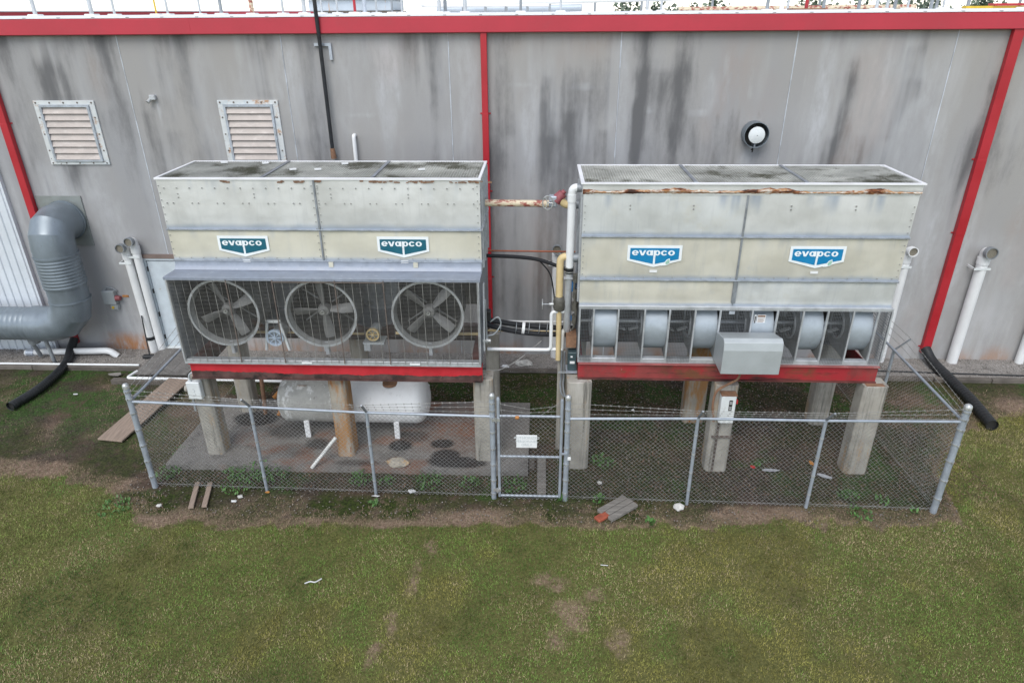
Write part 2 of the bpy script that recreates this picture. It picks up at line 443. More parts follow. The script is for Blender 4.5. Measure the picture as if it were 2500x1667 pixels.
# ------------------------------------------------------------------ the ground
EX = [-40, -10.7, -8.9, -7.84, -6.9, -4.4, -3.2, -1.4, .5, 2.5, 3.9, 5.9, 7.0, 7.5, 7.8, 8.8, 10, 12, 40]
EY = [-5.2, -5.34, -5.55, -6.15, -6.72, -6.72, -6.56, -6.52, -6.6, -6.6, -6.43, -6.33, -6.28, -6.1, -4.6, -3.6, -2.7, -2.1, -1.9]
def lawn_d(x, y):
    """>0 inside lawn, roughly metres"""
    e = np.interp(x, EX, EY)
    return (e - y) + .6 * (fbm(x * .9, y * .9, 3) - .5) + .45 * (fbm(x * 4, y * 4, 5) - .5)
def inside(x, y):
    return sstep(-7.5, -7.25, x) * sstep(7.3, 7.0, x) * sstep(-6.0, -5.8, y)
def g_lawn(x, y): return sstep(-.16, .16, lawn_d(x, y) + .3 * (fbm(x * 14, y * 14, 6) - .5))
def g_dead(x, y):
    d = lawn_d(x, y)
    strip = sstep(-.55, -.3, d + .35 * (fbm(x * 1.7, y * 1.7, 23) - .5)) * sstep(.15, -.05, d)
    out = (1 - inside(x, y)) * sstep(.42, .6, fbm(x * .8, y * .8, 21)) * sstep(0.2, -.1, d) * sstep(-1.2, -2.0, y)
    spots = np.zeros_like(x)
    for (cx, cy, rx, ry) in ((-1.95, -7.9, .13, .45), (-2.12, -8.75, .12, .4), (-2.3, -9.3, .1, .3), (.52, -8.5, .3, .42), (.35, -9.0, .22, .3), (.2, -7.85, .36, .2), (1.2, -8.95, .15, .3), (.9, -8.1, .25, .2), (-1.75, -7.2, .2, .16), (-4.6, -8.5, .7, .3), (-6.2, -7.9, .6, .3)):
        ex = x - cx + .35 * (fbm(x * 3, y * 3, 41) - .5); ey = y - cy + .5 * (fbm(x * 3, y * 3, 47) - .5)
        spots = np.maximum(spots, sstep(1.7, .1, np.sqrt((ex / rx) ** 2 + (ey / ry) ** 2)) * (.25 + .95 * fbm(x * 8, y * 8, 49)) * (.35 if cx < -3 else 1.))
    return np.clip(np.maximum(np.maximum(strip, out * .5), spots * .9), 0, 1)
def g_moss(x, y):
    n = fbm(x * .9, y * .9, 31)
    m = sstep(.36, .56, n)
    m = m * sstep(.35, -.1, lawn_d(x, y))
    front = sstep(-5.75, -5.95, y) * sstep(-6.6, -6.4, y) * sstep(.38, .5, fbm(x * .7 + 9, y * .3, 33)) * sstep(3.2, 2.2, x)
    back = sstep(-2.7, -2.3, y) * sstep(-7, -6.5, x) * sstep(7.5, 7, x)
    lft = sstep(-8.2, -9, x) * sstep(-2.6, -1.8, y) * sstep(-.9, -1.1, y) * sstep(.4, .55, fbm(x * 1.3, y * 1.3, 38))
    return np.clip(np.maximum.reduce([m * .7, front, back * sstep(.3, .55, fbm(x * 1.4, y * 1.4, 36)), lft * 0]), 0, 1)
def g_green(x, y):
    """fresh green patches among soil"""
    lft = sstep(-7.6, -8.3, x) * sstep(-5.2, -2.6, y) * sstep(-1.0, -1.2, y) * sstep(.45, .62, fbm(x * 1.1, y * 1.1, 71)) * .85
    rt = sstep(7.3, 8, x) * sstep(.5, .65, fbm(x * 1.2, y * 1.2, 73)) * .7
    ins = inside(x, y) * sstep(.54, .7, fbm(x * 1.5, y * 1.5, 75)) * .8
    return np.clip(np.maximum.reduce([lft, rt, ins]), 0, 1)

def ground_mat():
    m, nt, b, tc = newmat('ground_soil_and_turf')
    lawn, dead, moss, green = (getattr_node(nt, k) for k in ('lawn', 'dead', 'moss', 'green'))
    nf = noise(nt, tc, 22, 8, .75); nm = noise(nt, tc, 5, 7, .7); nl = noise(nt, tc, .9, 5, .6)
    c = mixrgb(nt, ramp(nt, nf, .3, .7), (.024, .019, .015), (.095, .074, .058))
    c = mixrgb(nt, ramp(nt, nl, .45, .65, 0, .6), c, (.13, .085, .062))
    c = mixrgb(nt, ramp(nt, noise(nt, tc, 40, 3, .5, (1, 1, 1), (3, 9, 2)), .64, .72, 0, .8), c, (.26, .23, .20))
    dc = mixrgb(nt, ramp(nt, nf, .3, .7), (.13, .085, .06), (.33, .25, .185))
    c = mixrgb(nt, math_(nt, 'MULTIPLY', dead, ramp(nt, nm, .25, .5)), c, dc)
    mc = mixrgb(nt, ramp(nt, nf, .35, .65), (.018, .024, .010), (.055, .075, .018))
    c = mixrgb(nt, math_(nt, 'MULTIPLY', moss, ramp(nt, nm, .3, .55)), c, mc)
    gc = mixrgb(nt, ramp(nt, nf, .35, .65), (.025, .05, .015), (.06, .115, .03))
    c = mixrgb(nt, math_(nt, 'MULTIPLY', green, ramp(nt, nm, .35, .55)), c, gc)
    lc = mixrgb(nt, ramp(nt, nf, .3, .7), (.07, .075, .025), (.17, .16, .06))
    wd = mixrgb(nt, ramp(nt, nf, .3, .7), (.14, .09, .06), (.34, .25, .18))
    lc = mixrgb(nt, math_(nt, 'MULTIPLY', ramp(nt, dead, .2, .75), ramp(nt, nm, .3, .6, .35, 1.)), lc, wd)
    c = mixrgb(nt, lawn, c, lc)
    nt.links.new(c, b.inputs["Base Color"]); b.inputs["Roughness"].default_value = .95; b.inputs["Specular IOR Level"].default_value = .1
    setbump(nt, b, nf, .7, .03)
    return m
M['ground'] = ground_mat()

gx = np.arange(-17, 17.01, .08); gy = np.arange(-13, .6, .08)
gm = gridmesh('ground', gx, gy, lambda x, y: (x, y, .025 * (fbm(x * 2, y * 2, 8) - .5) + .02 * (fbm(x * 7, y * 7, 9) - .5) * (1 - g_lawn(x, y)) - .01), M['ground'],
              dict(lawn=g_lawn, dead=g_dead, moss=g_moss, green=g_green))
# outer sheet to the horizon, joined into the same mesh
bm = bmesh.new(); bm.from_mesh(gm)
lay = bm.verts.layers.float['lawn']
o4 = [(-17, -13), (17, -13), (17, .56), (-17, .56)]; O4 = [(-900, -900), (900, -900), (900, 900), (-900, 900)]
vi = [bm.verts.new((x, y, -.03)) for x, y in o4]; vo = [bm.verts.new((x, y, -.03)) for x, y in O4]
for v in vi + vo: v[lay] = 1.0
for k in range(4): bm.faces.new((vo[k], vo[(k + 1) % 4], vi[(k + 1) % 4], vi[k]))
bm.to_mesh(gm); bm.free()
gm.materials.clear(); gm.materials.append(M['ground'])
ground = link('ground', gm); tag(ground, 'mown lawn and bare dark soil around the fenced equipment', 'ground', kind='structure')

# gravel strip along the wall foot
M['gravel'] = mat('pea_gravel', (.27, .25, .23), .9, 0, .35, 30, .8, 45, [((.42, .40, .38), 60, .55, .65), ((.07, .06, .055), 50, .58, .68), ((.09, .08, .07), 1.3, .52, .7, None, .75)], spec=.2)
gs = gridmesh('gravel_strip', np.arange(-17, 17.01, .1), np.arange(-1.0, .06, .07), lambda x, y: (x, y, .028 + .02 * fbm(x * 6, y * 6, 4)), M['gravel'], {})
tag(link('gravel_strip', gs), 'strip of pea gravel along the foot of the concrete wall', 'gravel strip', kind='structure')

def scatter_stones(name, n, xr, yr, z, r0, r1, m, keep=None, **tags):
    x = rng.uniform(*xr, n); y = rng.uniform(*yr, n)
    if keep is not None:
        k = keep(x, y) > rng.random(n); x, y = x[k], y[k]
    n = len(x)
    base = np.array([(1, 0, 0), (-1, 0, 0), (0, 1, 0), (0, -1, 0), (0, 0, .8), (0, 0, -.6)], float)
    tri = np.array([(0, 2, 4), (2, 1, 4), (1, 3, 4), (3, 0, 4), (2, 0, 5), (1, 2, 5), (3, 1, 5), (0, 3, 5)])
    r = rng.uniform(r0, r1, n)[:, None, None] * rng.uniform(.6, 1.3, (n, 1, 3))
    a = rng.uniform(0, 6.28, n); ca, sa = np.cos(a)[:, None], np.sin(a)[:, None]
    P = base[None] * r
    X = P[..., 0] * ca - P[..., 1] * sa + x[:, None]; Y = P[..., 0] * sa + P[..., 1] * ca + y[:, None]; Z = P[..., 2] + z
    co = np.stack([X, Y, Z], -1).reshape(-1, 3)
    F = (tri[None] + (np.arange(n) * 6)[:, None, None]).reshape(-1, 3)
    return rawmesh(name, co, F, m, **tags)

def rawmesh(name, co, F, m, parent=None, color=None, **tags):
    me = bpy.data.meshes.new(name)
    k = F.shape[1]
    me.vertices.add(len(co)); me.vertices.foreach_set('co', np.asarray(co, np.float32).ravel())
    me.loops.add(F.size); me.loops.foreach_set('vertex_index', F.astype(np.int32).ravel())
    me.polygons.add(len(F)); me.polygons.foreach_set('loop_start', np.arange(0, F.size, k, dtype=np.int32))
    me.update(calc_edges=True)
    if color is not None:
        a = me.attributes.new('tint', 'FLOAT_COLOR', 'POINT'); a.data.foreach_set('color', np.asarray(color, np.float32).ravel())
    me.materials.append(m)
    o = link(name, me, parent); tag(o, **tags); return o
scatter_stones('gravel', 16000, (-14.5, 12.5), (-1.0, -.02), .05, .008, .02, mat('loose_gravel_stones', (.33, .31, .29), .9, 0, .4, 9, 0, 10, [((.5, .48, .46), 12, .55, .65), ((.1, .09, .08), 14, .56, .66)], spec=.2),
               label='loose pea gravel lying along the wall foot', cat='gravel', kind='stuff')
scatter_stones('soil_debris', 9000, (-8, 8.5), (-6.5, -1.1), .012, .006, .02, mat('soil_pebbles', (.2, .18, .16), .9, 0, .5, 9, 0, 10, [((.45, .42, .38), 14, .6, .66)], spec=.2),
               keep=lambda x, y: .9 * sstep(.2, -.2, lawn_d(x, y)) * (1 - .9 * ((x > -7.4) & (x < -.15) & (y > -5.2) & (y < -2.55))),
               label='small stones and crumbs strewn over bare soil under the units', cat='debris', kind='stuff')

# ------------------------------------------------------------------ concrete slab under the left unit
def slab_mat():
    m, nt, b, tc = newmat('stained_slab_concrete')
    dark, red = getattr_node(nt, 'dark'), getattr_node(nt, 'red')
    nf = noise(nt, tc, 40, 7, .7); nm = noise(nt, tc, 3.5, 7, .7)
    c = mixrgb(nt, ramp(nt, nf, .3, .7), (.15, .14, .128), (.265, .25, .23))
    c = mixrgb(nt, ramp(nt, nm, .45, .7, 0, .7), c, (.085, .08, .075))
    c = mixrgb(nt, math_(nt, 'MULTIPLY', red, ramp(nt, nm, .3, .6)), c, (.26, .12, .07))
    c = mixrgb(nt, dark, c, (.018, .016, .016))
    nt.links.new(c, b.inputs["Base Color"])
    nt.links.new(ramp(nt, dark, 0, 1, .9, .35), b.inputs["Roughness"]); b.inputs["Specular IOR Level"].default_value = .3
    setbump(nt, b, nf, .3, .01)
    return m
def s_dark(x, y):
    d = np.zeros_like(x)
    wob = .09 * (fbm(x * 5, y * 5, 51) - .5)
    for cx, cy, rx, ry, k in ((-2.84, -4.38, .25, .2, 1), (-1.97, -4.3, .26, .17, .95), (-4.55, -4.38, .3, .22, .75), (-6.2, -3.45, .5, .32, .95), (-5.3, -3.9, .5, .35, .6), (-1.85, -4.72, .3, .25, .94), (-1.6, -4.92, .62, .2, .94), (-3.6, -5.0, .5, .12, .6), (-2.6, -4.05, .4, .25, .6), (-5.0, -4.6, .5, .3, .35)):
        q = np.sqrt(((x - cx) / rx) ** 2 + ((y - cy) / ry) ** 2) + wob * 3
        d = np.maximum(d, k * .93 * sstep(1.08, .86, q) if k > .9 else k * sstep(1.2, .5, q))
    return d
def s_red(x, y):
    return np.clip(sstep(.5, .72, fbm(x * 1.6, y * 2.4, 61)) * sstep(-6.9, -5.8, x) * .6 + sstep(-2.8, -2.1, x) * sstep(-5, -4.2, y) * .35, 0, 1) * sstep(-.9, -1.3, x)
M['slab'] = slab_mat()
sm = gridmesh('concrete_slab', np.arange(-7.38, -.15, .05), np.arange(-5.16, -2.57, .05), lambda x, y: (x, y + .03 * (fbm(x * 2, y * 0, 7) - .5) * (y < -5.1), .12 + 0 * x), M['slab'], dict(dark=s_dark, red=s_red))
bm = bmesh.new(); bm.from_mesh(sm)
be = [e for e in bm.edges if e.is_boundary]
r_ = bmesh.ops.extrude_edge_only(bm, edges=be)
for v in [g for g in r_['geom'] if isinstance(g, bmesh.types.BMVert)]: v.co.z = -.08
bm.to_mesh(sm); bm.free(); sm.materials.clear(); sm.materials.append(M['slab'])
sm.set_sharp_from_angle(angle=R(40))
tag(link('concrete_slab', sm), 'stained concrete slab under the left unit and white tank', 'slab', kind='structure')

# ------------------------------------------------------------------ the warehouse building
wh = thing('warehouse', (0, 3, 0), 'long grey concrete panel warehouse with red roof edge behind the condensers', 'building')
SEAMS = [-17.0, -13.02, -9.34, -5.69, -2.03, 1.69, 5.39, 8.69, 12.4, 17.0]
_st = []
for i in range(150):
    x0 = rng.uniform(-17, 17); _st.append((x0, rng.uniform(.04, .4), rng.uniform(5.5, 7.9), rng.uniform(1.2, 6), rng.uniform(.15, .6) * rng.choice([1, 1, -.8])))
_st += [(-9.65, .28, 7.9, 4.5, .9), (-7.85, .22, 7.9, 4.2, .75), (-2.85, .3, 7.9, 5, .55), (2.22, .22, 7.9, 4.5, 1.15), (2.1, .13, 6.4, 3.5, .8), (6.8, .3, 6.9, 3.5, .55), (6.2, .2, 7.9, 2.5, .4), (9.3, .35, 7.9, 7, .5), (9.62, .08, 6, 6, .8), (10.4, .3, 6, 5, .45),
        (-10.6, .3, 7.9, 4.5, .6), (-8.5, .25, 7.9, 3.5, .4), (-11.9, .2, 6, 4, .4), (.1, .3, 7.8, 7, .3), (3.2, .4, 7.9, 4, .35), (-1.0, .3, 7.9, 7.6, .25), (.75, .25, 7.9, 6, .3), (4.2, .2, 7.9, 2.4, .35), (5.1, .25, 7.9, 5, .5)]
def w_stain_shade(x, z):
    s = .8 * (fbm(x * 1.3, z * .14, 81) - .5) + .6 * (fbm(x * 4, z * .25, 83) - .5) + .4 * (fbm(x * 13, z * .5, 86) - .5) + .75 * (fbm(x * 1.0, z * .8, 87) - .5)
    wob = .09 * (fbm(z * .7, z * 0 + 3, 88) - .5)
    for (x0, w, z0, ln, k) in _st:
        t = (z0 - z) / ln
        prof = sstep(-.03, .06, t) * sstep(1.0, .15, t)
        s = s + k * .6 * np.exp(-((x - x0 + wob) / w) ** 2) * prof * (.55 + .9 * fbm(x * 9, z * 1.2, 90))
    s = s + .35 * sstep(7.1, 7.8, z) * (fbm(x * 2.2, z * .4, 92))
    s = s - .2 * sstep(2.4, .6, z) * (1 - np.exp(-((x + .3) / 1.6) ** 2))
    s = s + .38 * np.exp(-((x + .3) / 1.5) ** 2) * sstep(6.6, 4.5, z)  # broad darkening between the units: their shade painted in along with damp staining
    return s
def w_pale(x, z):
    p = sstep(.5, .75, fbm(x * 1.8, z * .3, 95)) * .45 + sstep(.5, .75, fbm(x * .45, z * .25, 99)) * .4
    for (cx, cz, rx, rz, k) in ((.9, 6.65, .5, .05, .7), (-.3, 6.68, .6, .03, .5), (.2, 6.4, .5, .03, .35), (-4.0, 6.05, .5, .04, .5), (3.5, 6.1, .3, .06, .6), (2.4, 6.15, .1, .06, .8), (4.72, 4.9, .22, .6, .8), (3.7, 6.5, .2, .4, .4), (-8.75, 6.15, .04, .35, .8), (-11.0, 1.0, .16, .45, .6), (-11.4, 4.5, 1.0, .6, .6), (-10.6, 3.4, .5, 1.2, .5), (-8.6, 4.4, .5, 1.2, .35), (9.0, 2, .8, 1.4, .4), (11, 2, 1, 1.3, .4), (.9, 5.6, .3, .7, .35)):
        p = np.maximum(p, k * sstep(1.3, .4, np.sqrt(((x - cx) / rx) ** 2 + ((z - cz) / rz) ** 2) + .8 * (fbm(x * 6, z * 6, 97) - .5)))
    return np.clip(p, 0, 1)
def w_rust(x, z):
    a = sstep(-11.9, -11.2, x) * sstep(-10.2, -10.5, x) * sstep(.62, .2, z + .25 * (fbm(x * 4, z * 4, 55) - .5))
    b_ = sstep(.55, .03, z + .3 * (fbm(x * 2.5, z * 2, 57) - .5)) * sstep(.4, .62, fbm(x * 1.2, z, 58)) * .6
    c = .12 * sstep(.6, .78, fbm(x * .7, z * .35, 59))
    return np.clip(np.maximum.reduce([a, b_, c]), 0, 1)
def wall_mat():
    m, nt, b, tc = newmat('weathered_wall_concrete')
    st, pa, ru, hue = (getattr_node(nt, k) for k in ('stain', 'pale', 'rust', 'hue'))  # stain also carries the shade painted between the units
    nf = noise(nt, tc, 70, 6, .75); nm = noise(nt, tc, 6, 7, .72, (1, 1, .3))
    c = mixrgb(nt, hue, (.325, .33, .345), (.37, .352, .325))
    c = mixrgb(nt, ramp(nt, nf, .3, .7, 0, .4), c, (.24, .24, .245))
    c = mixrgb(nt, ramp(nt, nf, .6, .75, 0, .4), c, (.50, .50, .50))
    c = mixrgb(nt, math_(nt, 'MULTIPLY', pa, ramp(nt, nm, .2, .8)), c, (.52, .53, .55))
    s2 = math_(nt, 'ADD', st, ramp(nt, nm, .2, .8, -.2, .2))
    c = mixrgb(nt, ramp(nt, s2, .12, 1.1, 0, .8), c, (.085, .085, .088))
    c = mixrgb(nt, ramp(nt, s2, -.15, -.75, 0, .55), c, (.50, .50, .51))
    c = mixrgb(nt, math_(nt, 'MULTIPLY', ru, ramp(nt, nm, .25, .6)), c, (.36, .17, .075))
    nt.links.new(c, b.inputs["Base Color"]); b.inputs["Roughness"].default_value = .85; b.inputs["Specular IOR Level"].default_value = .25
    setbump(nt, b, nf, .25, .01)
    return m
M['wall'] = wall_mat()
for i in range(len(SEAMS) - 1):
    a, b_ = SEAMS[i] + .012, SEAMS[i + 1] - .012
    nx = max(8, int((b_ - a) / .04)); ph = rng.uniform(0, 1)
    me = gridmesh('wall_panel', np.linspace(a, b_, nx), np.arange(-.1, 7.9, .07), lambda x, z: (x, 0 * x + .0015 * (i % 2), z), M['wall'],
                  dict(stain=w_stain_shade, pale=w_pale, rust=w_rust, hue=lambda x, z: np.clip(.5 * fbm(x * .5, z * .4, 12) + .6 * fbm(x * 2, z * .2, 13) + ph * .4 - .3 + .3 * sstep(5, 7.5, z), 0, 1)))
    link('wall_panel', me, wh)
    if 0 < i:
        mb = MB(); zz = np.linspace(-.05, 7.85, 30); sx = SEAMS[i]
        for k in range(29):
            w = .006 + .006 * random.random()
            mb.box(sx - w, sx + w, -.006, .02, zz[k], zz[k + 1] + .001)
        if i != 1: mb.build('joint_caulk', M['caulk'], wh)
        else: mb.build('joint_caulk', M['interior'], wh)
mb = MB(); mb.box(-17, 17, .012, 40, -.1, 7.98)
mb.build('core', M['concrete_pier'], wh)
mb = MB(); mb.box(-17, 17, .1, 40, 7.99, 8.06); mb.build('roof', M['roof_white'], wh)
# fascia in lengths with visible laps
fx = [-17, -11.2, -7.6, -3.45, -.95, 3.05, 6.6, 10.2, 17]
for k in range(len(fx) - 1):
    mb = MB(); lap = .004 * (k % 2)
    mb.prism([(-.16 - lap, 7.76), (-.14 - lap, 7.745), (-.02, 7.745), (-.02, 7.785), (-.115 - lap, 7.785), (-.125 - lap, 8.06), (.1, 8.06), (.1, 8.075), (-.14 - lap, 8.075), (-.16 - lap, 8.05)], 'x', fx[k], fx[k + 1] + .03)
    mb.build('fascia', M['red_paint'], wh)
for k in range(8):
    mb = MB(); x0 = -17 + k * 4.25
    mb.prism([(-.165, 8.072), (-.165, 8.085), (-.02, 8.10), (.35, 8.135), (.8, 8.13), (.8, 8.07)], 'x', x0, x0 + 4.25 - .004)
    mb.build('coping', M['coping'], wh)
mb = MB()
for k in range(44):
    x = -16.5 + k * .76; mb.box(x - .03, x + .03, -.17, -.13, 8.086, 8.094)
mb.build('coping_clips', M['roof_brown'], wh, kind='stuff')

def downspout(x, z0, wdt, joints):
    mb = MB(); zs = [7.76] + joints + [z0]
    for k in range(len(zs) - 1):
        g = .004 * (k % 2); mb.box(x - wdt / 2 - g, x + wdt / 2 + g, -.13 - g, -.012, zs[k + 1] - (.03 if k < len(zs) - 2 else 0), zs[k])
    d = mb.build('downspout', M['red_down'], wh, bevel=.006)
    for zc in joints:
        s = MB(); s.box(x - wdt / 2 - .05, x + wdt / 2 + .05, -.018, -.004, zc - .02, zc + .01)
        s.build('strap', M['red_down'], d)
downspout(-12.43, .24, .17, [5.9, 2.9]); downspout(-1.255, .2, .135, [6.1, 4.35, 2.2]); downspout(9.84, .27, .21, [5.1, 3.4, .42])

def louver(x0, x1, z0, z1, dark):
    fr = MB(); w = .13
    fr.box(x0, x1, -.035, .0, z1 - w * .7, z1); fr.box(x0, x1, -.035, .0, z0, z0 + w * .6)
    fr.box(x0, x0 + w, -.033, .0, z0 + w * .6, z1 - w * .7); fr.box(x1 - w, x1, -.033, .0, z0 + w * .6, z1 - w * .7)
    v = fr.build('louver', M['louver_frame'], wh, bevel=.005)
    il = MB(); a, b_, c, d = x0 + w, x1 - w, z0 + w * .6, z1 - w * .7
    il.box(a, a + .05, -.07, -.0, c, d); il.box(b_ - .05, b_, -.07, -.0, c, d); il.box(a + .05, b_ - .05, -.07, -.0, d - .05, d); il.box(a + .05, b_ - .05, -.07, -.0, c, c + .04)
    il.build('inner_frame', M['blue_galv'], v)
    bk = MB(); bk.box(a + .05, b_ - .05, -.004, .0, c + .04, d - .05); bk.build('back_plate', M['interior'], v)
    n = 8; h = (d - c - .09) / n
    for k in range(n):
        s = MB(); zt = d - .05 - k * h
        s.prism([(-.010, zt - .012), (-.014, zt - .008), (-.066, zt - h * .95), (-.052, zt - h * .99), (-.045, zt - h * .93)], 'x', a + .052, b_ - .052)
        s.build('slat', M['louver_slat'], v)
    bl = MB()
    for k in range(5):
        xx = x0 + .06 + (x1 - x0 - .12) * k / 4; bl.cyl((xx, -.034, z1 - .045), (xx, -.045, z1 - .045), .02, 8); bl.cyl((xx, -.034, z0 + .04), (xx, -.045, z0 + .04), .018, 8)
    for k in range(3):
        zz = z0 + .33 + k * .37; bl.cyl((x0 + .06, -.034, zz), (x0 + .06, -.045, zz), .017, 8); bl.cyl((x1 - .06, -.034, zz), (x1 - .06, -.045, zz), .017, 8)
    bl.build('bolts', M['screenrust'], v, kind='stuff')
louver(-11.64, -10.21, 4.95, 6.39, 0); louver(-7.34, -5.95, 4.95, 6.39, 0)

# white ribbed siding at the left end
sd = MB(); x = -17.0; prof = []
while x < -13.0:
    prof += [(x, -.10), (x + .02, -.125), (x + .045, -.125), (x + .065, -.10)]; x += .205
prof = [p for p in prof if p[0] < -13.0] + [(-12.985, -.10), (-12.985, -.004), (-17, -.004)]
sd.prism(prof, 'z', .02, 6.6)
sd.build('ribbed_siding', M['siding'], wh)
# door
dr = MB(); dr.box(-9.93, -8.86, -.03, -.003, .17, 2.55); door = dr.build('door', M['door'], wh, bevel=.004)
t = MB(); t.box(-10.02, -9.94, -.06, -.002, .14, 2.58); t.box(-8.85, -8.77, -.06, -.002, .14, 2.58); t.box(-10.02, -8.77, -.06, -.002, 2.582, 2.63); t.build('door_frame', M['door'], door)
t = MB(); t.box(-10.12, -8.65, -.075, -.002, 2.632, 2.73); t.build('lintel', M['lintel'], door)
for z in (.45, 1.1, 1.75, 2.35):
    t = MB(); t.box(-9.95, -9.925, -.066, -.031, z - .06, z + .06); t.build('hinge', M['ink'], door)
t = MB(); t.box(-9.95, -8.8, -.12, -.002, .10, .165); t.build('sill', M['whitebox'], door)
# sheet metal wall plate behind the duct
t = MB(); t.box(-12.31, -11.17, -.03, -.003, 2.95, 4.2); t.build('duct_plate', M['duct_plate'], wh, bevel=.004)
# round exhaust
ex = MB(); ex.ring((4.75, -.28, 5.66), (0, 1, 0), .275, .262, .28, 40); ev = ex.build('round_exhaust', M['duct'], wh, smooth=True)
t = MB(); t.cyl((4.75, -.02, 5.66), (4.75, -.012, 5.66), .262, 40); t.build('throat', M['interior'], ev)
t = MB(); t.lathe((4.75, -.28, 5.66), (0, 1, 0), [(.0, -.045), (.08, -.04), (.175, -.012), (.18, 0), (.17, .02), (.0, .02)], 36); t.build('cap', M['whitebox'], ev, smooth=True)
t = MB(); t.cyl((4.75, -.328, 5.66), (4.75, -.32, 5.66), .012, 8); t.box(4.735, 4.765, -.24, -.03, 5.40, 5.84); t.build('bracket', M['galv_dark'], ev)
t = MB(); t.tube([(4.72, -.25, 5.39), (4.70, -.2, 5.33), (4.74, -.18, 5.35), (4.74, -.15, 5.27)], .014, 6); t.build('drip_stub', M['ink'], ev)

# ------------------------------------------------------------------ roof equipment and far background
def post(name, x, y, z1, r, m, lean, label, cat, group, curb=True):
    g = thing(name, (x, y, 8.06), label, cat, group)
    b1 = MB(); b1.cyl((x, y, 8.1), (x + lean, y, z1), r, 10); b1.build('pole', m, g, smooth=True)
    b1 = MB(); b1.box(x - .14, x + .14, y - .14, y + .14, 8.06, 8.17); b1.build('curb', M['roof_white'], g, bevel=.02)
pl = [(-13.1, 3.0, .05, 'galv'), (-11.6, 3.2, .055, 'galv'), (-11.0, 4.5, .035, 'galv'), (-9.9, 5, .025, 'yellow'), (-9.6, 5.2, .035, 'galv'), (-8.75, 5, .03, 'galv'), (-8.2, 3.6, .045, 'galv_dark'), (-7.4, 5, .06, 'cream_rusty'), (-6.6, 5.2, .035, 'galv'),
      (-6.05, 4.6, .055, 'galv'), (-5.6, 5.5, .03, 'galv'), (-5.2, 5.8, .03, 'galv'), (-4.75, 3.0, .035, 'red_down'), (-4.5, 6, .06, 'blue_galv'), (-4.2, 6.5, .03, 'galv'), (-3.8, 6.2, .03, 'galv_dark'), (-3.55, 6.5, .03, 'galv'), (-2.6, 6, .05, 'galv'), (-2.45, 6.3, .05, 'galv_dark'),
      (-4.05 + 2.1, 5.6, .055, 'galv'), (-.55, 5, .035, 'galv_dark'), (.45, 5.2, .03, 'galv'), (2.6, 5.5, .05, 'galv'), (2.95, 7, .04, 'galv'), (5.55, 6, .05, 'galv_dark'), (5.9, 9, .07, 'roof_white'), (6.05, 5.5, .035, 'galv'), (6.5, 3.0, .045, 'red_down'),
      (8.2, 5, .045, 'galv'), (8.45, 5.4, .045, 'galv'), (8.95, 5.2, .03, 'galv'), (9.8, 6, .03, 'galv'), (11.6, 5, .035, 'galv_dark'), (12.5, 5.5, .045, 'blue_galv'), (13.3, 5, .03, 'galv')]
ORD = ['first', 'second', 'third', 'fourth', 'fifth', 'sixth', 'seventh', 'eighth', 'ninth', 'tenth', 'eleventh', 'twelfth', 'thirteenth', 'fourteenth', 'fifteenth', 'sixteenth', 'seventeenth', 'eighteenth', 'nineteenth']
def ordinal(n):
    if n < 20: return ORD[n - 1]
    t_, u_ = divmod(n, 10)
    return {2: ('twentieth', 'twenty-'), 3: ('thirtieth', 'thirty-')}[t_][0 if u_ == 0 else 1] + (ORD[u_ - 1] if u_ else '')
pl.sort(key=lambda q: q[0])
names_ = {'galv': 'grey', 'galv_dark': 'dark grey', 'yellow': 'yellow', 'cream_rusty': 'rust flecked cream', 'red_down': 'red', 'blue_galv': 'bluish', 'roof_white': 'white'}
for k, (x, y, r, m) in enumerate(pl):
    lb = '%s %s post on the roof, %s from the left' % ('stout' if r > .045 else 'thin', names_[m], ordinal(k + 1))
    post('roof_post', x * (15.8 + y) / 18.8, y, 8.75 + .1 * random.random(), r, M[m], 0, lb, 'post', 'pipe posts standing on the roof')
# rear red parapet on the left
rp = MB()
def slantbox(mb, p, q, th, z0, z1):
    p = Vector((*p, 0)); q = Vector((*q, 0)); d = (q - p).normalized(); nrm = Vector((-d.y, d.x, 0)) * th
    c = (p + q) / 2; mb.obox((c.x, c.y, (z0 + z1) / 2), d * (q - p).length / 2, nrm / 2, (0, 0, (z1 - z0) / 2))
g = thing('rear_parapet', (-14, 20, 8.06), 'low red roof edge further back on the roof at left', 'parapet')
rp = MB(); slantbox(rp, (-23, 9), (-13.5, 34), .3, 8.07, 8.29); rp.build('red_band', M['red_paint'], g)
rp = MB(); slantbox(rp, (-23, 9), (-13.5, 34), .4, 8.291, 8.34); rp.build('white_cap', M['coping'], g)
# rooftop unit
g = thing('rooftop_unit', (-5.7, 8, 8.06), 'pale blue-grey rooftop box with rust streaks behind the black pipe', 'rooftop unit')
t = MB(); t.box(-7.5, -4.8, 8, 10, 8.21, 8.52); t.build('casing', M['roof_grey'], g, bevel=.02)
t = MB(); t.box(-7.4, -4.7, 8.1, 9.9, 8.06, 8.205); t.build('curb', M['roof_brown'], g)
t = MB(); t.box(-7.6, -4.7, 7.9, 10.1, 8.525, 8.56); t.build('lid', M['roof_white'], g)
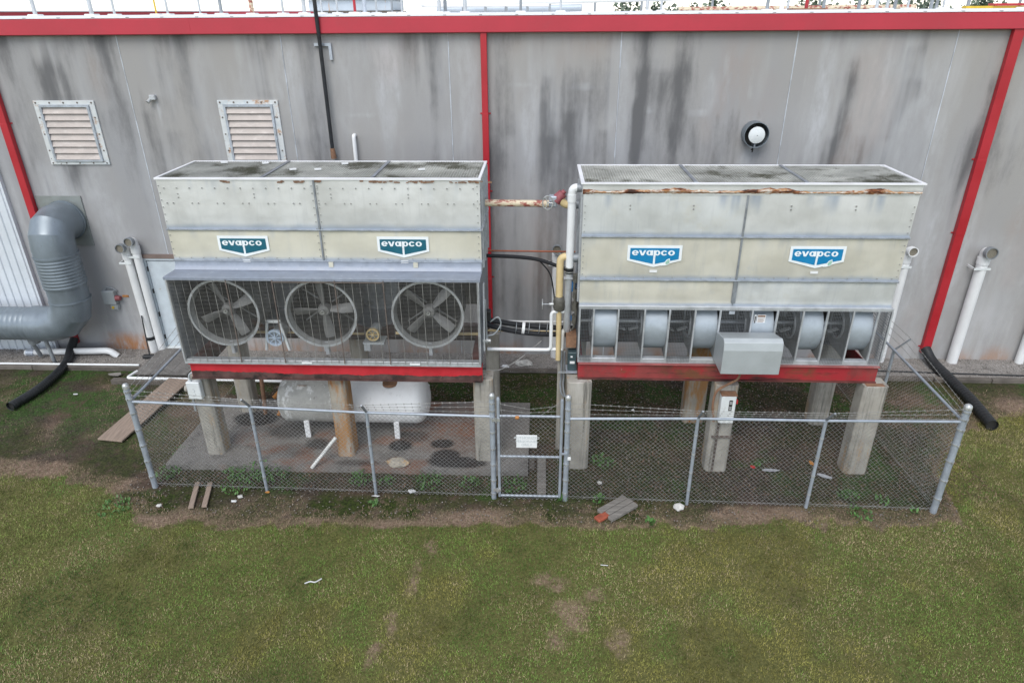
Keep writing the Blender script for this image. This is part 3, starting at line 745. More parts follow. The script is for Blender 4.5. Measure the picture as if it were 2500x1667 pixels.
# white insulated pipe runs on the roof
def roofpipe(pts, r, m, label):
    g = thing('roof_pipe', (pts[0][0], pts[0][1], 8.06), label, 'pipe', 'pipe runs on the roof')
    t = MB(); t.tube(pts, r, 12); t.build('pipe', m, g, smooth=True)
    for i in range(1, 6):
        f = i / 6; p = Vector(pts[0]).lerp(Vector(pts[-1]), f)
        t = MB(); t.box(p.x - .04, p.x + .04, p.y - .04, p.y + .04, 8.06, p.z - r * .5); t.build('support', M['galv_dark'], g)
roofpipe([(-4.5, 12, 8.42), (5.0, 10, 8.55)], .1, M['roof_white'], 'white insulated pipe sloping across the middle of the roof')
roofpipe([(-4.2, 14, 8.25), (1.5, 13, 8.28)], .13, M['roof_grey'], 'low grey pipe on roof right of the rooftop box')
roofpipe([(3.0, 16, 8.72), (26, 9, 8.5)], .09, M['cream_pipe'], 'cream pipe on roof rising over the right end')
roofpipe([(5.0, 12, 8.2), (13.5, 12, 8.22)], .08, M['cream_rusty'], 'low cream pipe along the roof near the right end')
roofpipe([(8.0, 9, 8.5), (14.5, 8.4, 8.46)], .04, M['blue_galv'], 'thin bluish pipe high over the right roof')
roofpipe([(-3.9, 9, 8.34), (0.2, 8, 8.33)], .05, M['roof_white'], 'thin white pipe low on the middle of the roof')
# yellow and red beam at right, red flange in the middle
t = MB(); t.box(11.4, 13.6, 4.9, 5.1, 8.12, 8.2); yb = t.build('roof_beam', M['yellow'], None, label='yellow beam with a red block on the roof at far right', cat='beam')
t = MB(); t.box(12.1, 12.9, 4.85, 5.15, 8.202, 8.26); setparent(t.build('block', M['red_down']), yb)
t = MB(); t.box(6.1, 6.9, 2.8, 3.2, 8.1, 8.17); t.build('roof_flange', M['rustbar'], None, label='rusty flat foot of the red post on the roof', cat='post foot')
# trees far beyond the roof
def tree(x, y, h, w, label, n=900, seed=0):
    g = thing('tree', (x, y, 0), label, 'tree', 'trees far beyond the roof')
    t = MB(); t.tube([(x, y, -.05), (x + .1, y, h * .35), (x, y, h * .7)], [.3, .22, .1], 8)
    for k in range(5):
        a = k * 1.3; t.tube([(x, y, h * .4 + k * .4), (x + math.cos(a) * w * .35, y + math.sin(a) * w * .3, h * .65 + k * .3)], [.1, .04], 6)
    t.build('trunk', M['bark'], g)
    r = np.random.default_rng(seed + 100)
    cl = r.normal(0, 1, (26, 3)); cl /= np.linalg.norm(cl, axis=1)[:, None]; cl *= r.uniform(.3, 1, (26, 1)); cl *= (w / 2, w / 2, h * .3)
    c = cl[r.integers(0, 26, n)] + r.normal(0, w * .08, (n, 3)); c += (x, y, h * .68)
    d1 = r.normal(0, 1, (n, 3)); d1 /= np.linalg.norm(d1, axis=1)[:, None]; d2 = np.cross(d1, r.normal(0, 1, (n, 3))); d2 /= np.linalg.norm(d2, axis=1)[:, None]
    s = r.uniform(.2, .5, (n, 1))
    co = np.stack([c - d1 * s, c - d2 * s * .6, c + d1 * s, c + d2 * s * .6], 1).reshape(-1, 3)
    rawmesh('crown', co, np.arange(n * 4).reshape(-1, 4), M['leaf'], g)
tl = [(-5.0, 88, 9.2, 5), (-1.2, 92, 9.3, 5), (3.4, 90, 9.2, 4), (12.5, 92, 9.6, 9), (17.5, 95, 9.8, 8), (24, 92, 9.5, 7), (37, 90, 9.9, 9), (44, 88, 9.8, 8), (53, 94, 10.2, 10), (61, 92, 9.8, 8), (70, 90, 10.0, 8), (77, 88, 9.5, 6)]
for k, (x, y, h, w) in enumerate(tl):
    tree(x, y, h, w, 'dark green tree on the horizon over the roof, %s from the left' % ['first', 'second', 'third', 'fourth', 'fifth', 'sixth', 'seventh', 'eighth', 'ninth', 'tenth', 'eleventh', 'twelfth'][k], 700, k)

# ------------------------------------------------------------------ duct, pipes and boxes on the wall
du = thing('exhaust_duct', (-11.7, -.7, 0), 'large grey sheet metal duct elbowing down the wall and off to the left', 'duct')
def gores(mb, pts, r, n=36): mb.tube(pts, r, n)
t = MB(); gores(t, [(-11.66, -.032, 3.62), (-11.66, -.42, 3.62), (-11.655, -.62, 3.56), (-11.65, -.74, 3.40), (-11.65, -.78, 3.17), (-11.65, -.78, 2.98)], .47); t.build('upper_elbow', M['duct'], du, smooth=16)
t = MB(); rr = []; pp = []
for k in range(41):
    z = 2.98 - .8 * k / 40; pp.append((-11.65, -.78, z)); rr.append(.472 + (.011 if k % 4 in (1, 2) else 0))
t.tube(pp, rr, 36); t.build('corrugated_section', M['duct'], du, smooth=50)
t = MB(); gores(t, [(-11.65, -.78, 2.18), (-11.65, -.78, 1.78), (-11.73, -.78, 1.47), (-11.98, -.78, 1.22), (-12.33, -.78, 1.13), (-12.75, -.78, 1.13)], .45); t.build('lower_elbow', M['duct'], du, smooth=16)
t = MB(); rr = []; pp = []
for k in range(91):
    pp.append((-12.75 - 4 * k / 90, -.78, 1.13)); rr.append(.41 + (.014 if k % 3 == 0 else 0))
t.tube(pp, rr, 36); t.build('horizontal_run', M['duct'], du, smooth=50)
for c, ax, r in (((-11.655, -.13, 3.62), (0, 1, 0), .475), ((-11.65, -.78, 2.96), (0, 0, 1), .476), ((-11.65, -.78, 1.80), (0, 0, 1), .455), ((-12.74, -.78, 1.13), (1, 0, 0), .43)):
    t = MB(); t.ring(c, ax, r + .014, r - .01, .03, 36); t.build('seam_band', M['duct'], du, smooth=50)
t = MB(); t.cyl((-12.95, -.78, .74), (-12.95, -.78, .58), .15, 16, .13); t.tube([(-12.7, -.85, .76), (-13.0, -.8, .55), (-13.05, -.7, .4), (-13.05, -.62, .12)], .05, 10); t.build('drain_funnel', M['galv_dark'], du, smooth=True)
t = MB(); t.cyl((-12.55, -.9, .8), (-12.5, -.9, .03), .045, 10); t.build('support_leg', M['galv_dark'], du, smooth=True)

def onpipe(name, pts, r, m, label, cat, group=None, n=16, parts=()):
    t = MB(); t.tube(pts, r, n)
    o = t.build(name, m, None, smooth=True, label=label, cat=cat, group=group)
    return o
def elbowpath(pts, rad=.12, sub=5):
    """round the corners of a polyline"""
    P = [Vector(p) for p in pts]; out = [P[0]]
    for i in range(1, len(P) - 1):
        a = (P[i - 1] - P[i]); b_ = (P[i + 1] - P[i]); r = min(rad, a.length * .49, b_.length * .49)
        s, e = P[i] + a.normalized() * r, P[i] + b_.normalized() * r
        for k in range(sub + 1):
            q = k / sub; out.append((1 - q) ** 2 * s + 2 * q * (1 - q) * P[i] + q * q * e)
    out.append(P[-1]); return out
def couple(parent, c, axis, r, l, m):
    t = MB(); a = Vector(axis).normalized(); c = Vector(c)
    t.cyl(c - a * l / 2, c + a * l / 2, r, 16); o = t.build('coupling', m); setparent(o, parent); return o

def ventpipe(x, z0, zt, r, label, y=-.14, dark=True, lean=0.):
    p = onpipe('vent_pipe', elbowpath([(x + lean, y, z0), (x, y, zt), (x, y - .18, zt + .02)], .12, 6), r, M['pvc'], label, 'pipe', 'white wall vent pipes')
    couple(p, (x, y, zt - .22), (0, 0, 1), r * 1.13, .16, M['pvc'])
    t = MB(); t.ring((x, y - .235, zt + .025), (0, 1, -.05), r * 1.16, r * .98, .12, 24); o = t.build('screen_collar', M['galv_dark'] if dark else M['pvc'], p, smooth=True)
    t = MB(); t.cyl((x, y - .2, zt + .022), (x, y - .19, zt + .022), r * .99, 20); o = t.build('screen', mat('brass_screen', (.22, .20, .16), .6, .3, .3, 60) if 'brass_screen' not in bpy.data.materials else bpy.data.materials['brass_screen'], p)
    t = MB(); t.box(x - r * 1.9, x + r * 1.2, y - r * 1.05, y - r * .98 + .02, zt - .42, zt - .37); t.box(x - r * 1.9, x - r * 1.7, y - r * 1.0, -.002, zt - .42, zt - .37); t.build('strap', M['whitebox'], p)
    return p
v1 = ventpipe(-10.31, .05, 2.96, .1, 'left of the two white vent pipes beside the pale door', -.16, lean=.05)
t = MB(); t.ring((-10.27, -.16, .42), (0, 0, 1), .112, .09, .09, 20); t.build('black_collar', M['black'], v1)
ventpipe(-10.06, .1, 3.12, .1, 'right of the two white vent pipes beside the pale door', -.15, lean=.02)
ventpipe(10.53, .02, 2.98, .125, 'white vent pipe with mesh cap right of the right red downspout', -.16)
ventpipe(8.74, .02, 3.0, .1, 'white vent pipe half hidden behind the right unit', -.15, False)
ventpipe(.41, .02, 3.0, .1, 'white vent pipe on wall seen between the two units', -.15)
ventpipe(12.2, .02, 2.9, .1, 'white vent pipe cut by the right picture edge', -.15, False)
p = onpipe('vent_pipe', elbowpath([(-4.29, -.1, 4.2), (-4.28, -.1, 5.62), (-4.28, -.004, 5.62)], .07), .045, M['pvc'], 'thin white pipe stub high on the wall above the left unit', 'pipe')
p = onpipe('drain_pipe', elbowpath([(-13.6, -.42, .1), (-13.2, -.42, .13), (-11.3, -.42, .2), (-11.12, -.42, .03)], .14), .085, M['pvc'], 'white drain pipe lying low along the wall under the grey duct', 'pipe')
couple(p, (-13.45, -.42, .11), (1, 0, 0), .1, .2, M['blue_galv'])
p = onpipe('black_conduit', elbowpath([(-4.77, -.235, 8.9), (-4.77, -.235, 8.2), (-4.785, -.16, 7.5), (-4.8, -.12, 5.2), (-4.8, -.004, 5.15)], .1), .042, M['black_pipe'], 'black iron pipe running down the wall over the red roof edge', 'pipe')
t = MB(); t.cyl((-4.795, -.14, 5.35), (-4.79, -.13, 5.12), .05, 12, .065); setparent(t.build('rusty_end', M['rustbar'], None, smooth=True), p)
t = MB(); t.box(-4.95, -4.58, -.06, -.004, 7.5, 7.56); t.box(-4.64, -4.58, -.058, -.006, 7.22, 7.5); setparent(t.build('bracket', M['blue_galv'], None), p)
# small flood light, switch box, pole
g = thing('wall_light', (-8.8, 0, 6.4), 'small grey lamp fixture on the wall between the two louvers', 'wall light')
t = MB(); t.box(-8.87, -8.73, -.09, -.003, 6.40, 6.51); t.build('housing', M['galv'], g, bevel=.012)
t = MB(); t.cyl((-8.86, -.06, 6.42), (-8.90, -.13, 6.36), .035, 12, .045); t.build('lamp_head', M['steel'], g, smooth=True)
g = thing('disconnect_box', (-11.0, 0, 1.3), 'grey switch box with red knob on the wall beside the duct', 'switch box')
t = MB(); t.box(-11.27, -10.95, -.16, -.004, 1.40, 1.76); t.build('enclosure', M['greybox'], g, bevel=.012)
t = MB(); t.box(-11.14, -10.95, -.13, -.004, 1.24, 1.385); t.build('receptacle', M['greybox'], g, bevel=.01)
t = MB(); t.cyl((-11.07, -.131, 1.31), (-11.07, -.15, 1.31), .035, 12); t.build('yellow_disc', M['yellow'], g)
t = MB(); t.cyl((-10.945, -.1, 1.56), (-10.83, -.1, 1.56), .075, 14, .06); t.build('red_knob', M['maroon'], g, smooth=True)
t = MB(); t.box(-10.82, -10.66, -.02, -.004, 1.56, 1.61); t.build('orange_tag', M['orange'], g)
t = MB(); t.tube([(-11.2, -.06, 1.76), (-11.15, -.06, 1.84), (-11.0, -.05, 1.82), (-10.9, -.05, 1.74)], .022, 8); t.build('fitting', M['galv_dark'], g, smooth=True)
g = thing('broom', (-10.2, -.35, 0), 'black broom leaning on the vent pipes beside the door', 'broom')
t = MB(); t.tube([(-10.2, -.5, .12), (-10.28, -.28, 1.15)], .016, 8); t.build('handle', M['black'], g, smooth=True)
t = MB(); t.box(-10.36, -10.06, -.6, -.46, .05, .14); t.build('head', M['black'], g, bevel=.02)

# corrugated black hoses
def hose(pts, r, label):
    P = smoothpath(pts, 40); n = len(P)
    t = MB(); t.tube(P, [r + (.007 if k % 4 < 2 else 0) for k in range(n)], 16, cap=False)
    o = t.build('drain_hose', M['black'], None, smooth=60, label=label, cat='hose', group='black drain hoses from the red downspouts')
    d = (P[-1] - P[-2]).normalized()
    t = MB(); t.cyl(P[-1] - d * .06, P[-1] - d * .05, r * .97, 16); setparent(t.build('mouth', M['ink']), o)
hose([(-12.42, -.1, .36), (-12.36, -.42, .2), (-12.15, -.95, .115), (-12.0, -1.7, .1), (-11.97, -2.4, .1), (-12.08, -3.1, .1)], .098, 'black corrugated hose curving across the weeds at far left')
hose([(9.84, -.1, .36), (9.86, -.5, .2), (9.9, -1.3, .13), (9.86, -2.2, .125), (9.72, -3.25, .12)], .115, 'black corrugated hose lying on the grass at far right')
t = MB(); P = smoothpath([(5.5, -.62, .07), (7, -.7, .07), (8.6, -.75, .07), (10, -.82, .07), (12, -.9, .07), (13, -.86, .07)], 6); t.tube(P, .018, 6); t.build('black_cable', M['black'], None, smooth=True, label='thin black cable lying along the gravel at right', cat='cable')

# ------------------------------------------------------------------ timbers, boards and platform at the left
def timber(a, b_, h, d, label, m='timber'):
    t = MB(); t.box(a[0], b_[0], a[1] - d / 2, a[1] + d / 2, a[2], a[2] + h); o = t.build('edging_timber', M[m], None, bevel=.012, label=label, cat='timber', group='landscape timbers edging the gravel'); return o
timber((-16.5, -1.08, -.02), (-12.95, -1.08, 0), .12, .14, 'dark edging timber by the gravel, leftmost')
timber((-12.93, -1.09, -.02), (-10.1, -1.09, 0), .13, .14, 'dark edging timber by the gravel left of the grey platform')
timber((-8.6, -.98, -.02), (-5.2, -.98, 0), .1, .12, 'edging timber behind the left unit near the platform')
timber((-5.18, -.96, -.02), (-1.7, -.96, 0), .1, .12, 'edging timber behind the left unit near the gap')
timber((-1.68, -.92, -.02), (1.9, -.92, 0), .1, .12, 'edging timber seen in the gap between the units')
timber((1.92, -.96, -.02), (5.6, -.96, 0), .1, .12, 'edging timber behind the right unit')
timber((5.62, -1.06, -.02), (9.6, -1.06, 0), .1, .12, 'edging timber right of the right unit before the hose')
timber((9.62, -1.1, -.02), (10.95, -1.1, 0), .11, .13, 'short edging timber just right of the hose')
timber((10.97, -1.11, -.02), (14.5, -1.11, 0), .11, .13, 'edging timber at far right past the short one')
timber((-10.48, -1.76, -.02), (-8.45, -1.73, 0), .13, .15, 'grey timber crossing in front of the platform under the white pipe')
p = onpipe('drain_line', [(-16, -1.09, .13), (-12.9, -1.09, .135), (-10.15, -1.09, .14)], .026, M['pvc'], 'thin white pipe lying on the edging timber at left', 'pipe')
p = onpipe('drain_line', elbowpath([(-10.02, -1.42, .14), (-10.1, -1.76, .14), (-7, -1.78, .13), (-2.6, -1.9, .12)], .1), .035, M['pvc'], 'thin white pipe running from the platform behind the left piers', 'pipe')
g = thing('platform', (-9.4, -.8, 0), 'grey weathered plywood platform in front of the pale door', 'platform')
for k in range(3):
    t = MB(); x0 = -10.06 + k * .46; t.box(x0, x0 + .452, -1.56 + .02 * (k % 2), -.14, .11, .145 + .003 * k); t.build('board', M['plywood'], g, bevel=.004)
t = MB(); t.box(-10.03, -8.72, -1.5, -.2, .0, .108); t.build('base', M['timber'], g)
t = MB(); A_, B_ = Vector((-9.06, -4.28, .045)), Vector((-8.72, -1.84, .165)); d = (B_ - A_); w = Vector((.285, -.035, 0))
t.obox((A_ + B_) / 2, w, d / 2, (0, 0, .02)); t.build('ramp_board', M['wood_brown'], None, bevel=.006, label='long brown board sloping from the platform down to the grass at left', cat='board')
for k, (a, b_, lb) in enumerate((((-6.54, -5.6, .03), (-6.32, -6.34, .03), 'left of two thin wooden strips on soil before the fence'), ((-6.29, -5.6, .03), (-6.09, -6.3, .03), 'right of two thin wooden strips on soil before the fence'))):
    A_, B_ = Vector(a), Vector(b_); d = B_ - A_; w = Vector((-d.y, d.x, 0)).normalized() * .045
    t = MB(); t.obox((A_ + B_) / 2, w, d / 2, (0, 0, .018)); t.build('wood_strip', M['wood_brown'], None, bevel=.004, label=lb, cat='board', group='wooden strips before the fence')
g = thing('broken_block', (1.5, -6.1, 0), 'broken grey plank with slots lying on the grass right of the gate', 'plank')
ang = math.atan2(.44, .53)
ux = Vector((math.cos(ang), math.sin(ang), 0)); uy = Vector((-math.sin(ang), math.cos(ang), 0))
for k in range(3):
    c = Vector((1.47, -6.11, .05 + .004 * k)) + uy * (k - 1) * .125 + ux * (.0, .03, -.02)[k]
    t = MB(); t.obox(c, ux * (.33 - .03 * (k == 1)), uy * .058, (0, 0, .035)); t.build('slat', M['wood_grey'], g, bevel=.01)
t = MB(); t.obox((1.17, -6.33, .03), ux * .14, uy * .075, (0, 0, .03)); t.build('brick_piece', M['brick'], None, bevel=.012, label='piece of red brick half buried beside the broken plank', cat='brick')
t = MB(); t.box(-.0, .17, -5.72, -4.6, .0, .06); t.build('loose_plank', M['wood_grey'], None, bevel=.006, label='grey plank lying on soil behind the gate', cat='board')
t = MB(); t.box(-.19 + .02, -.06, -4.95, -4.5, -.02, .05); t.build('loose_plank', M['timber'], None, bevel=.006, label='short dark plank beside the slab behind the gate', cat='board')

def rock(c, r, m, label, name='stone', cat='stone', group=None, flat=.6):
    bm = bmesh.new(); bmesh.ops.create_icosphere(bm, subdivisions=2, radius=1)
    rr = np.random.default_rng(int(abs(c[0] * 100 + c[1] * 37)))
    off = rr.normal(0, .13, len(bm.verts))
    for v, q in zip(bm.verts, off):
        v.co *= (1 + q); v.co = Vector((v.co.x * r[0], v.co.y * r[1], max(v.co.z, -.3) * r[2])) + Vector(c)
    me = bpy.data.meshes.new(name); bm.to_mesh(me); bm.free(); me.materials.append(m)
    o = link(name, me); tag(o, label, cat, group); return o
rock((2.58, -6.03, .04), (.1, .085, .07), M['stone'], 'pale rock on soil by the fence right of the broken plank')
rock((-2.36, -5.72, .02), (.07, .05, .035), M['litter_white'], 'small white stone inside the fence left of the gate')
rock((1.2, -5.35, .02), (.05, .045, .03), M['stone'], 'small pale stone behind the fence right of the gate')
rock((-6.95, -6.28, .02), (.055, .04, .03), M['stone'], 'small pale stone beside the left wooden strip')
rock((-5.55, -5.98, .02), (.06, .045, .03), M['stone'], 'pale pebble right of the wooden strips')
rock((-5.62, -6.1, .015), (.06, .03, .02), M['litter_white'], 'flat white chip right of the wooden strips')
rock((-2.76, -5.02, .15), (.24, .15, .09), M['block'], 'tan chunk of concrete on the slab front edge', 'concrete_chunk', 'concrete')
rock((-.35, -.62, .08), (.24, .13, .1), M['stone'], 'pale stone block on the gravel between the units', 'stone_block')
rock((-.85, -.75, .05), (.1, .06, .05), M['tag_white'], 'small white scrap on gravel between the units', 'scrap', 'litter')
def scrap(c, s, m, label, name='scrap', rot=0.):
    t = MB(); rr = random.Random(c[0] * 91 + c[1]); n = 7; top = []; bot = []
    for k in range(n):
        a = k / n * 6.28; r = s[0] * (.6 + .5 * rr.random()); x, y = math.cos(a) * r, math.sin(a) * s[1] * (.6 + .5 * rr.random())
        X = c[0] + x * math.cos(rot) - y * math.sin(rot); Y = c[1] + x * math.sin(rot) + y * math.cos(rot); h = c[2] + .02 * rr.random()
        top.append((X, Y, h + .006)); bot.append((X, Y, h))
    t.add(top + bot, [tuple(range(n)), tuple(range(2 * n - 1, n - 1, -1))] + [(k, (k + 1) % n, n + (k + 1) % n, n + k) for k in range(n)])
    return t.build(name, m, None, label=label, cat='litter')
scrap((-3.01, -5.9, .03), (.09, .025), M['litter_white'], 'white plastic strip at the foot of the third fence post')
scrap((4.26, -4.76, .02), (.07, .05), M['litter_red'], 'red wrapper on soil under the right unit')
scrap((5.45, -4.62, .03), (.06, .09), M['litter_orange'], 'orange dead leaf on soil near the right pier')
scrap((5.55, -5.02, .02), (.22, .07), M['clear'], 'clear plastic scrap on soil before the right pier', rot=-.5)
scrap((4.55, -4.86, .02), (.2, .06), M['clear'], 'grey plastic scrap beside the red wrapper')
scrap((-5.08, -5.85, .02), (.05, .03), M['litter_orange'], 'yellow leaf by the second fence post')
scrap((-11.0, -2.4, .03), (.06, .03), M['litter_white'], 'white scrap in the weeds right of the left hose')
scrap((-10.6, -1.45, .05), (.2, .1), M['wood_grey'], 'grey bark chip by the platform corner')
t = MB(); t.tube(smoothpath([(-3.66, -8.06, .03), (-3.58, -8.02, .035), (-3.5, -8.03, .035), (-3.42, -7.95, .03)], 4), .011, 6); t.build('paper_strip', M['litter_white'], None, smooth=True, label='curled white strip lying on the lawn', cat='litter')
t = MB(); t.tube([(1.05, -7.5, .03), (1.17, -7.51, .03)], .007, 5); t.build('straw', M['litter_white'], None, label='thin white straw on the lawn right of centre', cat='litter')
t = MB(); t.tube([(-4.42, -5.22, .135), (-3.98, -4.86, .62)], .035, 14, cap=False); t.tube([(-4.42, -5.22, .135), (-3.98, -4.86, .62)], .028, 14, cap=False); t.build('leaning_pipe', M['pvc_dirty'], None, smooth=True, label='grey white pipe leaning on the middle pier of the left unit', cat='pipe')

# ------------------------------------------------------------------ concrete piers
def pier(x0, x1, y0, y1, z1, m, label, group, z0=-.1, ch=.05):
    t = MB(); c = ch
    t.prism([(x0 + c, y0), (x1 - c, y0), (x1, y0 + c), (x1, y1 - c), (x1 - c, y1), (x0 + c, y1), (x0, y1 - c), (x0, y0 + c)], 'z', z0, z1)
    o = t.build('concrete_pier', M[m], None, bevel=.012, label=label, cat='pier', group=group)
    return o
GL, GR = 'piers under the left unit', 'piers under the right unit'
pier(-6.70, -6.34, -4.81, -4.42, 1.96, 'concrete_pier', 'front left concrete pier of the left unit, with a box', GL, .1)
pier(-4.02, -3.68, -4.80, -4.38, 1.96, 'concrete_rusty', 'rust stained front middle pier of the left unit', GL, .1)
pier(-1.23, -.85, -4.86, -4.45, 1.96, 'concrete_pier', 'front pier of the left unit beside the gate', GL, .1)
pier(-6.70, -6.33, -3.2, -2.85, 1.96, 'concrete_pier', 'rear left pier of the left unit', GL, .1)
pier(-4.02, -3.68, -3.2, -2.85, 1.96, 'concrete_pier', 'rear middle pier behind the white tank', GL, .1)
pier(-1.12, -.84, -3.2, -2.85, 2.12, 'concrete_pier', 'rear pier of the left unit at the gap', GL, .1)
pier(.54, 1.0, -4.89, -4.5, 1.945, 'concrete_pier', 'front pier of the right unit nearest the gate', GR)
pier(3.28, 3.71, -4.89, -4.5, 1.935, 'concrete_pier', 'front middle pier of the right unit with a white switch box', GR)
pier(5.97, 6.41, -4.89, -4.5, 1.945, 'concrete_pier', 'front right pier of the right unit by the fence corner', GR)
pier(.6, 1.0, -3.15, -2.75, 1.94, 'concrete_pier', 'rear pier of the right unit at the gap', GR)
pier(3.18, 3.64, -3.15, -2.75, 1.94, 'concrete_rusty', 'rear middle pier of the right unit', GR)
pier(5.92, 6.32, -3.15, -2.75, 1.94, 'concrete_pier', 'rear right pier of the right unit', GR)

# ------------------------------------------------------------------ steel beams
def ibeam(x0, x1, yf, z0, z1, mweb, mfl, label, name='steel_beam', depth=.17, group='red steel beams', mtop=None):
    g = thing(name, ((x0 + x1) / 2, yf + depth / 2, z0), label, 'beam', group)
    t = MB(); t.box(x0, x1, yf + .055, yf + .085, z0 + .02, z1 - .02); t.build('web', mweb, g)
    t = MB(); t.box(x0, x1, yf, yf + depth, z1 - .0195, z1); t.build('top_flange', mtop or mweb, g)
    t = MB(); t.box(x0, x1, yf, yf + depth, z0, z0 + .0195); t.build('bottom_flange', mfl, g)
    return g
g = ibeam(-6.52, -1.03, -4.99, 1.975, 2.30, M['red_beam'], M['oily'], 'bright red front beam under the left unit')
t = MB(); V = []; F = []; nn = 240
for k in range(nn + 1):
    x = -6.515 + 5.48 * k / nn
    h = 2.03 + .09 * float(fbm(np.array([x * 3.1]), np.array([.3]), 501)[0]) + .16 * max(0, float(fbm(np.array([x * 1.1]), np.array([.7]), 503)[0]) - .5) + .012 * random.random()
    V += [(x, -4.9372, 1.996), (x, -4.9372, h)]
for k in range(nn): F.append((2 * k, 2 * k + 2, 2 * k + 3, 2 * k + 1))
t.add(V, F); t.fixnormals = False; t.build('grime', M['oily'], g)
ibeam(-6.52, -1.03, -3.2, 1.975, 2.30, M['oily'], M['oily'], 'rear dark beam under the left unit')
for x, lb in ((-1.2, 'red cross beam at the right end of the left unit'), (-6.5, 'red cross beam at the left end of the left unit')):
    t = MB(); t.box(x, x + .02, -4.8, -3.22, 2.0, 2.28); t.box(x - .06, x + .08, -4.8, -3.22, 1.98, 1.998); t.box(x - .06, x + .08, -4.8, -3.22, 2.282, 2.3); t.build('cross_beam', M['oily_red'], None, label=lb, cat='beam', group='red steel beams')
g = ibeam(.735, 6.21, -4.76, 1.95, 2.285, M['red_worn'], M['oily_red'], 'worn red front beam under the right unit', mtop=M['dusty_red'])
ibeam(.735, 6.21, -3.15, 1.95, 2.285, M['oily'], M['oily'], 'dark rear beam under the right unit')
for x, lb in ((.8, 'worn red cross beam at the left end of the right unit'), (6.05, 'worn red cross beam at the right end of the right unit')):
    t = MB(); t.box(x, x + .02, -4.58, -3.16, 1.97, 2.26); t.box(x - .06, x + .08, -4.58, -3.16, 1.955, 1.969); t.build('cross_beam', M['red_worn'], None, label=lb, cat='beam', group='red steel beams')
t = MB(); t.box(6.0, 6.33, -4.87, -4.77, 1.946, 1.955); t.build('bearing_plate', M['rustbar'], None, label='rusty plate on top of the front right pier', cat='plate')

# ------------------------------------------------------------------ left condenser
LC = thing('evaporative_condenser', (-3.8, -3.9, 2.3), 'left cooling unit with three propeller fans behind a wire screen', 'cooling unit', 'cooling units on piers')
X0, X1, YF, YB, ZT = -6.585, -1.02, -4.52, -3.06, 5.635
XM = -3.85
def sheet(x0, x1, yf, z0, z1, m, name, parent, bulge=.012, foot=.05, lean=.004, seed=0, drip=.25):
    """front panel with slight oil-canning and an outward curved foot"""
    def fn(x, z):
        t = (z - z0) / (z1 - z0)
        u = (x - x0) / (x1 - x0)
        y = yf - bulge * np.sin(np.pi * u) * np.sin(np.pi * t) - .016 * (fbm(x * 1.3, z * 2, seed) - .5) - lean * np.exp(-(t / .14) ** 2)
        return x, y, z
    foot_ = lambda x, z: np.clip(sstep(.14, .0, (z - z0) / (z1 - z0) + .07 * (fbm(x * 5, z * .8, seed + 5) - .5)) * .7 + .16 * sstep(.45, .1, (z - z0) / (z1 - z0)) * fbm(x * 9, z * .5, seed + 9) + drip * sstep(.52, .74, fbm(x * 7, z * .25, seed + 3)) * sstep(.3 + .5 * vnoise(x * 6, x * 0, seed), 1.0, (z - z0) / (z1 - z0)), 0, 1)  # blue-grey foot band: sky reflection put into colour, with stain streaks and drips
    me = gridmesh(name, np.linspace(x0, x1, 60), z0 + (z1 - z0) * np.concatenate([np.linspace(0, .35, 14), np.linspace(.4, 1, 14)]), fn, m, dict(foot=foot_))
    return link(name, me, parent)
z1_, z2_ = 4.735, 4.165
for i, (a, b_) in enumerate(((X0, XM), (XM, X1))):
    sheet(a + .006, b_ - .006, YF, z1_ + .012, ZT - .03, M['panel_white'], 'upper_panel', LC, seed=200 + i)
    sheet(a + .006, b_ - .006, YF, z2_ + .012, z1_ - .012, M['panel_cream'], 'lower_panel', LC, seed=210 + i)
cs = MB(); cs.box(X0 + .001, X1 - .001, YF + .012, YB, 3.97, ZT - .20); cs.build('casing', M['galv'], LC)
# side walls of the plenum above the eliminators, top frame, eliminators, screen
t = MB(); t.box(X0, X0 + .02, YF + .01, YB, ZT - .2, ZT - .03); t.box(X1 - .02, X1, YF + .01, YB, ZT - .2, ZT - .03); t.box(X0, X1, YB - .02, YB, ZT - .2, ZT - .03); t.build('top_wall', M['panel_white'], LC)
t = MB(); t.box(X0 - .015, X1 + .015, YF - .02, YF + .03, ZT - .03, ZT); t.box(X0 - .015, X1 + .015, YB - .03, YB + .015, ZT - .03, ZT); t.box(X0 - .015, X0 + .03, YF + .03, YB - .03, ZT - .03, ZT); t.box(X1 - .03, X1 + .015, YF + .03, YB - .03, ZT - .03, ZT); t.build('top_frame', M['coping'], LC)
t = MB(); t.box(X0 + .021, X1 - .021, YF + .02, YB - .021, ZT - .2, ZT - .16)
for k in range(90):
    x = X0 + .05 + k * .0608; t.box(x, x + .012, YF + .03, YB - .03, ZT - .159, ZT - .09)
t.build('drift_eliminators', M['eliminator'], LC)
def topscreen(x0, x1, y0, y1, z, parent, divs, d=.045):
    mb = MB()
    for k in range(int((x1 - x0) / d)):
        x = x0 + (k + .5) * d; mb.box(x - .004, x + .004, y0, y1, z - .006, z)
    for k in range(int((y1 - y0) / d)):
        y = y0 + (k + .5) * d; mb.box(x0, x1, y - .003, y + .003, z - .0125, z - .0065)
    mb.fixnormals = False
    o = mb.build('top_screen', M['topmesh'], parent)
    for x in divs:
        b2 = MB(); b2.box(x - .03, x + .03, y0, y1, z + .001, z + .012); b2.build('screen_bar', M['galv_dark'], parent)
topscreen(X0 + .03, X1 - .03, YF + .03, YB - .03, ZT - .005, LC, (-4.75, -2.85))
